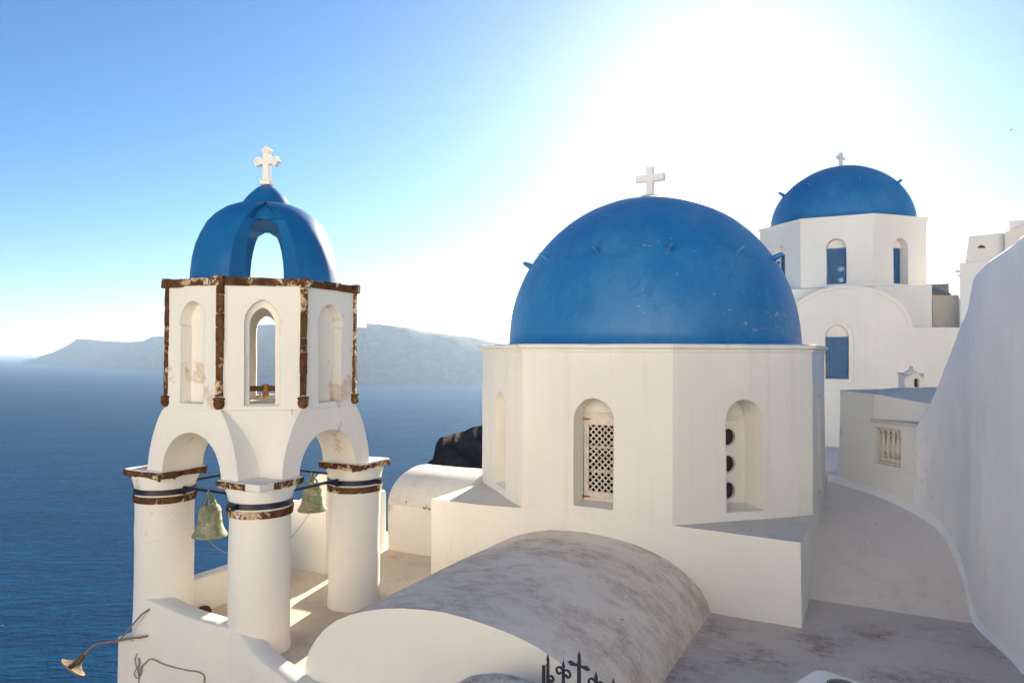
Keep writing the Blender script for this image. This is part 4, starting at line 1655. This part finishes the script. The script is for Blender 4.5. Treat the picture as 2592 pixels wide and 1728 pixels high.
# top of the low part, and the far end of the pier
vv = [fr_pt(fr, -0.05, -3.2, 0), fr_pt(fr, 0.03, -1.5, 0), fr_pt(fr, 0.07, -0.71, 0), fr_pt(fr, 0.02, -0.69, -0.9), fr_pt(fr, -0.05, -3.2, -0.9)]
mb.add(vv, [(0, 1, 2, 3, 4)])
mb.build('wall', M['white'], bw, maxlen=0.25, amp=0.012)
mb = MB()
bar_box(mb, fr, 0.94, 1.97, -1.25, -1.19, -0.34, 0.045)
mb.build('coping', M['ledge'], bw, maxlen=0.2, amp=0.008)
bp = MB()
bz = 0.66
bpr = [(0.058, 0.0), (0.058, 0.03), (0.034, 0.04), (0.052, 0.065), (0.056, 0.085), (0.040, 0.115), (0.024, 0.13), (0.044, 0.15), (0.046, 0.165), (0.028, 0.185), (0.044, 0.225), (0.053, 0.28), (0.050, 0.34),
       (0.038, 0.42), (0.029, 0.49), (0.028, 0.515), (0.046, 0.53), (0.046, 0.545), (0.027, 0.56), (0.036, 0.595), (0.060, 0.615), (0.060, 0.66)]
bp.lathe([(r * 1.12, z) for r, z in bpr], seg=20)
bal_mesh = bp.mesh('baluster', M['balus'], sharp=40)
for k in range(5):
    q = fr_pt(fr, 1.075 + 0.122 * k, -2.005, -0.13)
    inst('baluster', bal_mesh, bw, Matrix.Translation(q))
# roofed cistern behind the wall, with a chimney like a little chapel
cis = thing('cistern', (4.6, 2.0, -2.5), 'low white cistern roof behind the balustrade wall, its top sloping and cracked', 'roof')
mb = MB()
cq = [(0.966, -0.004, -0.735), (1.68, -0.30, -0.835), (2.35, -0.78, -0.93)]
for (s0, d0, z0), (s1, d1, z1) in zip(cq, cq[1:]):
    mb.add([fr_pt(fr, s0, -1.22, d0), fr_pt(fr, s1, -1.22, d1), fr_pt(fr, s1, z1, d1), fr_pt(fr, s0, z0, d0)], [(0, 1, 2, 3)])
mb.build('wall', M['white'], cis, maxlen=0.3, amp=0.012)
mb = MB()
vv = []
ns, nd_ = 9, 8
for j in range(nd_ + 1):
    for i in range(ns + 1):
        s_ = 0.05 + 2.4 * i / ns
        if s_ < 0.966:
            e0, ez = 0.0, -0.712
        elif s_ < 1.68:
            w = (s_ - 0.966) / 0.714
            e0, ez = 0.012 - 0.296 * w, -0.725 - 0.105 * w
        else:
            w = (s_ - 1.68) / 0.67
            e0, ez = -0.285 - 0.48 * w, -0.83 - 0.095 * w
        d_ = e0 - 1.5 * j / nd_
        z = ez + 0.10 * min(1, j / 3) * math.exp(-((s_ - 1.1) / 0.55) ** 2)
        if j >= 1:
            z += (-0.70 - ez) * min(1, j / 4)
        vv.append(fr_pt(fr, s_, z, d_))
n = ns + 1
mb.add(vv, [(j * n + i, j * n + i + 1, (j + 1) * n + i + 1, (j + 1) * n + i) for j in range(nd_) for i in range(ns)])
mb.build('roof', M['ledge'], cis, maxlen=0.2, amp=0.016, sharp=60)

chp = fr_pt(fr, 1.02, -0.60, -0.80)
chim = thing('chimney', tuple(chp), 'tiny white chimney shaped like a chapel with arched opening and ball finial', 'chimney')
Mc = Matrix.Translation(chp) @ Matrix.Rotation(0.3, 4, 'Z')
mb = MB()
cfr = [((0, -0.16), (1, 0), (0, -1))]
dh = arch(0.045, 0.042, 0.0, 0.13, 0.045, 10)
dh[0] = (dh[0][0], 0.003)
dh[1] = (dh[1][0], 0.003)
mb.poly([[(-0.17, -0.06), (0.17, -0.06), (0.165, 0.25), (0.03, 0.27), (-0.165, 0.25)], dh], cfr[0])
mb.reveal(dh, cfr[0], 0, -0.10)
mb.add([(-0.17, -0.16, -0.06), (-0.165, -0.16, 0.25), (-0.165, 0.16, 0.25), (-0.17, 0.16, -0.06)], [(0, 1, 2, 3)])
mb.add([(0.17, -0.16, -0.06), (0.165, -0.16, 0.25), (0.165, 0.16, 0.25), (0.17, 0.16, -0.06)], [(0, 1, 2, 3)])
mb.add([(-0.17, 0.16, -0.06), (0.17, 0.16, -0.06), (0.165, 0.16, 0.25), (-0.165, 0.16, 0.25)], [(0, 1, 2, 3)])
mb.box(-0.185, 0.185, -0.175, 0.175, 0.25, 0.272)
mb.lathe([(0.12, 0.272), (0.09, 0.31), (0.04, 0.335), (0.02, 0.345)], seg=16)
mb.build('body', M['white'], chim, Mc, amp=0.003)
mb = MB()
mb.poly([dh], cfr[0], -0.095)
mb.build('opening', M['beam'], chim, Mc)
mb = MB()
mb.lathe([(0.004, 0.33), (0.026, 0.345), (0.034, 0.37), (0.026, 0.395), (0.004, 0.405)], seg=14)
mb.build('finial', M['stone_w'], chim, Mc)

# ------------------------------------------------------------------ the second church
C2 = Vector((2.794, 12.097, 0))
A2 = 2.402
B2 = A2 * math.tan(PI / 8)
ch2 = thing('church', (C2.x, C2.y, -2.7), 'farther white church with blue dome and blue lattice shutters', 'church')
Z2B, Z2T = 2.02, 4.145
mb = MB()
hole2 = arch(0, 0.27, Z2B + 0.10, 3.20, 0.28)
D2 = []
for k in range(8):
    an = -PI / 2 + k * PI / 4
    nv = (math.cos(an), math.sin(an))
    sv = (-nv[1], nv[0])
    D2.append(((C2.x + nv[0] * A2, C2.y + nv[1] * A2), sv, nv))
for k in range(8):
    fr = D2[k]
    mb.poly([[(-B2, Z2B), (B2, Z2B), (B2, Z2T - 0.08), (-B2, Z2T - 0.08)], hole2], fr)
    mb.reveal(hole2, fr, 0, -0.34)
octa_ring(mb, [(A2 - 0.03, Z2T - 0.10), (A2 + 0.015, Z2T - 0.08), (A2 + 0.05, Z2T - 0.03), (A2 + 0.05, Z2T), (1.9, Z2T + 0.006)], (C2.x, C2.y))
mb.build('drum', M['white'], ch2, maxlen=0.4, amp=0.012)
mb = MB()
for k in (0, 2, 4, 6):
    nv, sv = D2[k][2], D2[k][1]
    mb.poly([[(-A2 - 0.06, -6), (A2 + 0.06, -6), (A2 + 0.06, Z2B - 0.02), (-A2 - 0.06, Z2B - 0.02)]], ((C2.x + nv[0] * (A2 + 0.06), C2.y + nv[1] * (A2 + 0.06)), sv, nv))
mb.prism([(C2.x + sx * (A2 + 0.06), C2.y + sy * (A2 + 0.06)) for sx, sy in ((-1, -1), (1, -1), (1, 1), (-1, 1))], Z2B - 0.10, Z2B - 0.02)
mb.build('wall', M['white'], ch2, maxlen=0.6, amp=0.014)
mb = MB()
mb.lathe(dome_prof(2.19, 2.02, Z2T + 0.006), (C2.x, C2.y), 80)
dome2 = mb.build('dome', M['blue'], ch2, amp=0.014, sharp=60)
studs(dome2, (C2.x, C2.y), 2.19, 2.02, Z2T, -26, 5.30, 8)
mb = MB()
mb.lathe([(0.20, 6.08), (0.18, 6.16), (0.10, 6.22), (0.02, 6.24)], (C2.x, C2.y), 16)
mb.build('cross_base', M['white'], ch2)
plain_cross(ch2, (C2.x, C2.y, 6.20), 0.42, 0.46, 0.10, M['white'], 0.10, yaw=math.radians(66))


def shutter(parent, fr, c, half, z0, z1, d, pitch=0.062):
    mb = MB()
    e = 0.055
    for s0, s1, a0, a1 in ((-half, -half + e, z0, z1), (half - e, half, z0, z1), (-half + e, half - e, z0, z0 + e), (-half + e, half - e, z1 - e, z1)):
        bar_box(mb, fr, c + s0, c + s1, a0, a1, d - 0.02, d + 0.02)
    w_ = mb.build('shutter', M['shutter'], parent)
    lattice(w_, fr, c - half + e, c + half - e, z0 + e, z1 - e, d, pitch, 0.024, M['shutter'], single=False)
    return w_


for k in range(8):
    fr = D2[k]
    shutter(ch2, fr, 0, 0.262, Z2B + 0.11, 3.22, -0.24 if k == 0 else -0.30)
    mb = MB()
    mb.poly([[(-0.27, 3.22), (0.27, 3.22)] + [q for q in hole2 if q[1] > 3.22]], fr, -0.25)
    mb.build('head_panel', M['white'], ch2)
# arched facade in front of it
VF = 9.12
FC = 3.07
fac = MB()
apts = [(FC + 1.68 * math.cos(PI * k / 24), 0.77 + 1.24 * math.sin(PI * k / 24)) for k in range(25)]
hole3 = arch(2.835, 0.305, -0.70, 0.50, 0.36, 16, 0.12)
fr = ((0, VF), (1, 0), (0, -1))
fac.poly([[(-0.5, -3.4), (9.5, -3.4), (9.5, 0.77)] + apts + [(-0.5, 0.77)], hole3], fr)
fac.reveal(hole3, fr, 0, -0.22)
fac.build('facade', M['cream'], ch2, maxlen=0.4, amp=0.014)
mb = MB()
vv, ff = [], []
aw = [(FC + 1.68 * math.cos(PI * k / 24), 0.77 + 1.24 * math.sin(PI * k / 24)) for k in range(25)]
for y in (VF, 9.64):
    vv += [(x, y, z) for x, z in aw]
ff = [(i, i + 1, 25 + i + 1, 25 + i) for i in range(24)]
mb.add(vv, ff)
mb.add([(FC + 1.68, VF, 0.77), (9.5, VF, 0.77), (9.5, 12.0, 0.77), (FC + 1.68, 12.0, 0.77)], [(0, 1, 2, 3)])
mb.add([(-0.5, VF, 0.77), (FC - 1.68, VF, 0.77), (FC - 1.68, 12.0, 0.77), (-0.5, 12.0, 0.77)], [(0, 1, 2, 3)])
mb.build('facade_roof', M['cream'], ch2, maxlen=0.4, amp=0.014)
# raised arch rim and window surround
mb = MB()
o_ = [(FC + 1.70 * math.cos(PI * k / 24), 0.77 + 1.255 * math.sin(PI * k / 24)) for k in range(25)]
i_ = [(FC + 1.58 * math.cos(PI * k / 24), 0.77 + 1.14 * math.sin(PI * k / 24)) for k in range(25)]
mb.poly([o_ + i_[::-1]], fr, 0.03)
mb.reveal(o_ + i_[::-1], fr, 0.03, -0.01)
mb.build('arch_rim', M['cream'], ch2, maxlen=0.3, amp=0.008)
mb = MB()
o_ = arch(2.835, 0.44, -0.78, 0.50, 0.50, 18)
i_ = arch(2.835, 0.315, -0.695, 0.50, 0.368, 18, 0.12)
mb.poly([o_, i_], fr, 0.025)
mb.reveal(o_, fr, 0.025, -0.01)
mb.reveal(i_, fr, 0.025, -0.01)
mb.build('window_surround', M['white'], ch2, maxlen=0.3, amp=0.006)
shutter(ch2, fr, 2.84, 0.262, -0.68, 0.53, -0.10)
mb = MB()
mb.poly([[(2.835 - 0.305, 0.53), (2.835 + 0.305, 0.53)] + [q for q in hole3 if q[1] > 0.53]], fr, -0.11)
mb.build('head_panel', M['cream'], ch2)
mb = MB()
mb.box(-0.5, 9.5, VF - 0.10, VF + 0.1, -3.4, -1.04)
mb.build('plinth', M['white'], ch2, maxlen=0.5, amp=0.014)

# ------------------------------------------------------------------ walls and houses beyond, on the right
mb = MB()
mb.box(5.30, 7.6, 10.3, 10.7, 0.2, 1.74)
tag(mb.build('boundary_wall', M['grey_wall'], None, maxlen=0.4, amp=0.014), 'unpainted grey rendered wall beside the farther church', 'wall')
hs = thing('house', (7.0, 10.0, 0.5), 'white block house with sloping sides, a hole in its wall and water spouts', 'house')
mb = MB()
mb.add([(5.93, 9.80, 0.6), (8.6, 10.4, 0.6), (8.6, 10.4, 2.62), (5.95, 9.80, 2.60), (5.93, 13, 0.6), (8.6, 13, 0.6), (8.6, 13, 2.62), (5.95, 13, 2.60)],
       [(0, 1, 2, 3), (5, 4, 7, 6), (4, 0, 3, 7), (1, 5, 6, 2), (3, 2, 6, 7)])
mb.build('lower_wall', M['cool'], hs, maxlen=0.4, amp=0.02)
mb = MB()
fr = ((6.1, 10.05), (0.97, 0.23), (0.0, -1.0))
hl = [(0.40 + 0.095 * math.cos(PI * k / 8), 3.02 + 0.09 * math.sin(PI * k / 8)) for k in range(9)]
mb.poly([[(0.0, 2.60), (1.12, 2.60), (1.12, 3.44), (0.08, 3.37)], hl], fr)
mb.reveal(hl, fr, 0, -0.25)
mb.add([fr_pt(fr, 0, 2.6, 0), fr_pt(fr, 0.08, 3.37, 0), fr_pt(fr, 0.08, 3.37, -2), fr_pt(fr, 0, 2.6, -2)], [(0, 1, 2, 3)])
mb.add([fr_pt(fr, 0.08, 3.37, 0), fr_pt(fr, 1.12, 3.44, 0), fr_pt(fr, 1.12, 3.44, -2), fr_pt(fr, 0.08, 3.37, -2)], [(0, 1, 2, 3)])
mb.add([fr_pt(fr, 1.12, 2.6, 0), fr_pt(fr, 1.12, 3.44, 0), fr_pt(fr, 1.12, 3.44, -2), fr_pt(fr, 1.12, 2.6, -2)], [(0, 1, 2, 3)])
mb.build('upper_wall', M['white'], hs, maxlen=0.3, amp=0.012)
mb = MB()
mb.poly([hl], fr, -0.24)
mb.build('hole_back', M['rust'], hs)
for z, L in ((2.36, 0.13), (2.24, 0.05)):
    mb = MB()
    mb.tube([(5.98, 9.86, z + 0.03), (5.96, 9.84, z), (5.96 - L, 9.82, z)], 0.022, 8)
    mb.build('spout', M['stone'], hs)
hs2 = thing('house', (8.4, 11.5, 0.6), 'white house at the right edge with a sunlit sloping stair wall', 'house')
mb = MB()
mb.add([(7.16, 10.34, 2.6), (10.5, 11.3, 2.6), (10.5, 11.3, 3.95), (7.16, 10.36, 3.76), (7.16, 13, 2.6), (10.5, 13.5, 2.6), (10.5, 13.5, 3.95), (7.16, 13, 3.76)],
       [(0, 1, 2, 3), (5, 4, 7, 6), (4, 0, 3, 7), (1, 5, 6, 2), (3, 2, 6, 7)])
mb.build('wall', M['cool'], hs2, maxlen=0.4, amp=0.012)
mb = MB()
mb.add([(7.02, 10.0, 2.3), (9.0, 10.6, 2.3), (9.0, 10.6, 4.25), (7.6, 10.2, 3.62), (7.02, 10.02, 3.42), (7.02, 10.2, 2.3), (9.0, 10.85, 2.3), (9.0, 10.85, 4.25), (7.6, 10.43, 3.62), (7.02, 10.23, 3.42)],
       [(0, 1, 2, 3, 4), (9, 8, 7, 6, 5), (0, 4, 9, 5), (1, 6, 7, 2), (4, 3, 8, 9), (3, 2, 7, 8)])
mb.build('stair_parapet', M['cream'], hs2, maxlen=0.3, amp=0.012)
# tan house with a blue roof far behind, and a field-stone wall
hs3 = thing('house', (8.2, 56, 2.0), 'small distant tan house with a blue lean-to roof', 'house')
mb = MB()
mb.box(7.0, 8.72, 56.0, 60.0, 0.0, 6.0)
mb.build('wall', simple('tan_render', (0.50, 0.40, 0.31), 0.9), hs3, maxlen=0.8, amp=0.03)
mb = MB()
mb.add([(7.3, 55.9, 5.95), (8.85, 55.9, 5.05), (8.85, 54.9, 4.85), (7.3, 54.9, 5.75), (7.3, 55.9, 5.85), (8.85, 55.9, 4.95), (8.85, 54.9, 4.75), (7.3, 54.9, 5.65)],
       [(0, 1, 2, 3), (7, 6, 5, 4), (0, 4, 5, 1), (1, 5, 6, 2), (2, 6, 7, 3), (3, 7, 4, 0)])
mb.build('roof', simple('blue_tin', (0.12, 0.25, 0.45), 0.5), hs3)
fw = thing('stone_wall', (9.3, 52, 3.0), 'distant field-stone wall between the churches and the houses', 'wall')
random.seed(21)
for r in range(4):
    x = 8.55
    while x < 10.6:
        w = random.uniform(0.22, 0.42)
        top = 5.3 + (0.25 if x > 8.95 else 0)
        z = 4.25 + 0.33 * r
        if z + 0.3 < top + 0.15:
            piece('stone', fw, (x + w / 2, 54 + random.uniform(-0.05, 0.05), z), 0.02, (w, 0.4, 0.31), 3)
        x += w
mb = MB()
mb.box(8.5, 10.6, 53.95, 54.3, 1.0, 4.15)
mb.build('wall_base', M['stone_w'], fw, maxlen=0.6, amp=0.03)

# ------------------------------------------------------------------ gulls
def gull(p, span, yaw, roll, label):
    mb = MB()
    s = span / 2
    body = [(0.0, -0.20), (0.025, -0.17), (0.05, -0.08), (0.055, 0.0), (0.04, 0.1), (0.015, 0.2)]
    Mb = Matrix.Rotation(-PI / 2, 4, 'X')
    mb.lathe([(max(r, 0.004) * span * 1.1, z * span * 1.1) for r, z in body], seg=10, M=Mb)
    for sg in (-1, 1):
        st = [(0.03, 0.07, -0.07, 0.0), (0.25, 0.10, -0.06, 0.085), (0.5, 0.05, -0.06, 0.10), (0.78, -0.04, -0.09, 0.06), (1.0, -0.14, -0.15, 0.02)]
        vv = []
        for a, y0, y1, z in st:
            vv += [(sg * a * s, y0 * span, z * span), (sg * a * s, y1 * span, z * span), (sg * a * s, (y0 + y1) / 2 * span, z * span + 0.012)]
        ff = []
        for i in range(len(st) - 1):
            for q in range(3):
                ff.append((i * 3 + q, i * 3 + (q + 1) % 3, (i + 1) * 3 + (q + 1) % 3, (i + 1) * 3 + q))
        mb.add(vv, ff)
    Mx = Matrix.Translation(p) @ Matrix.Rotation(yaw, 4, 'Z') @ Matrix.Rotation(roll, 4, 'Y')
    o = mb.build('gull', simple('gull_feathers', (0.35, 0.36, 0.38), 0.8), None, Mx, sharp=60)
    tag(o, label, 'bird', 'gulls in the sky')


def ahead(bx_, by_, d):
    p = CAMP + FWD * d + RGT * (bx_ * d)
    return (p.x, p.y, by_ * d)


gull(ahead(0.698, 0.316, 75), 0.85, 0.6, -0.55, 'small dark gull gliding high at the right edge of the sky')
gull(ahead(-0.0785, 0.040, 130), 0.6, 0.2, 0.3, 'tiny gull low over the far island, left of the large dome')

# ------------------------------------------------------------------ sea haze
hm = bpy.data.materials.new('sea_haze')
hm.use_nodes = True
ht = hm.node_tree
for n in list(ht.nodes):
    ht.nodes.remove(n)
pv = ht.nodes.new('ShaderNodeVolumePrincipled')
pv.inputs['Color'].default_value = (0.58, 0.77, 1.0, 1)
pv.inputs['Density'].default_value = 6.2e-5
pv.inputs['Anisotropy'].default_value = 0.55
ho = ht.nodes.new('ShaderNodeOutputMaterial')
ht.links.new(pv.outputs[0], ho.inputs['Volume'])
mb = MB()
mb.box(-61500, 61500, -61500, 61500, SEA - 8.0, 175.0)
hz = mb.build('haze', hm)
tag(hz, kind='stuff')
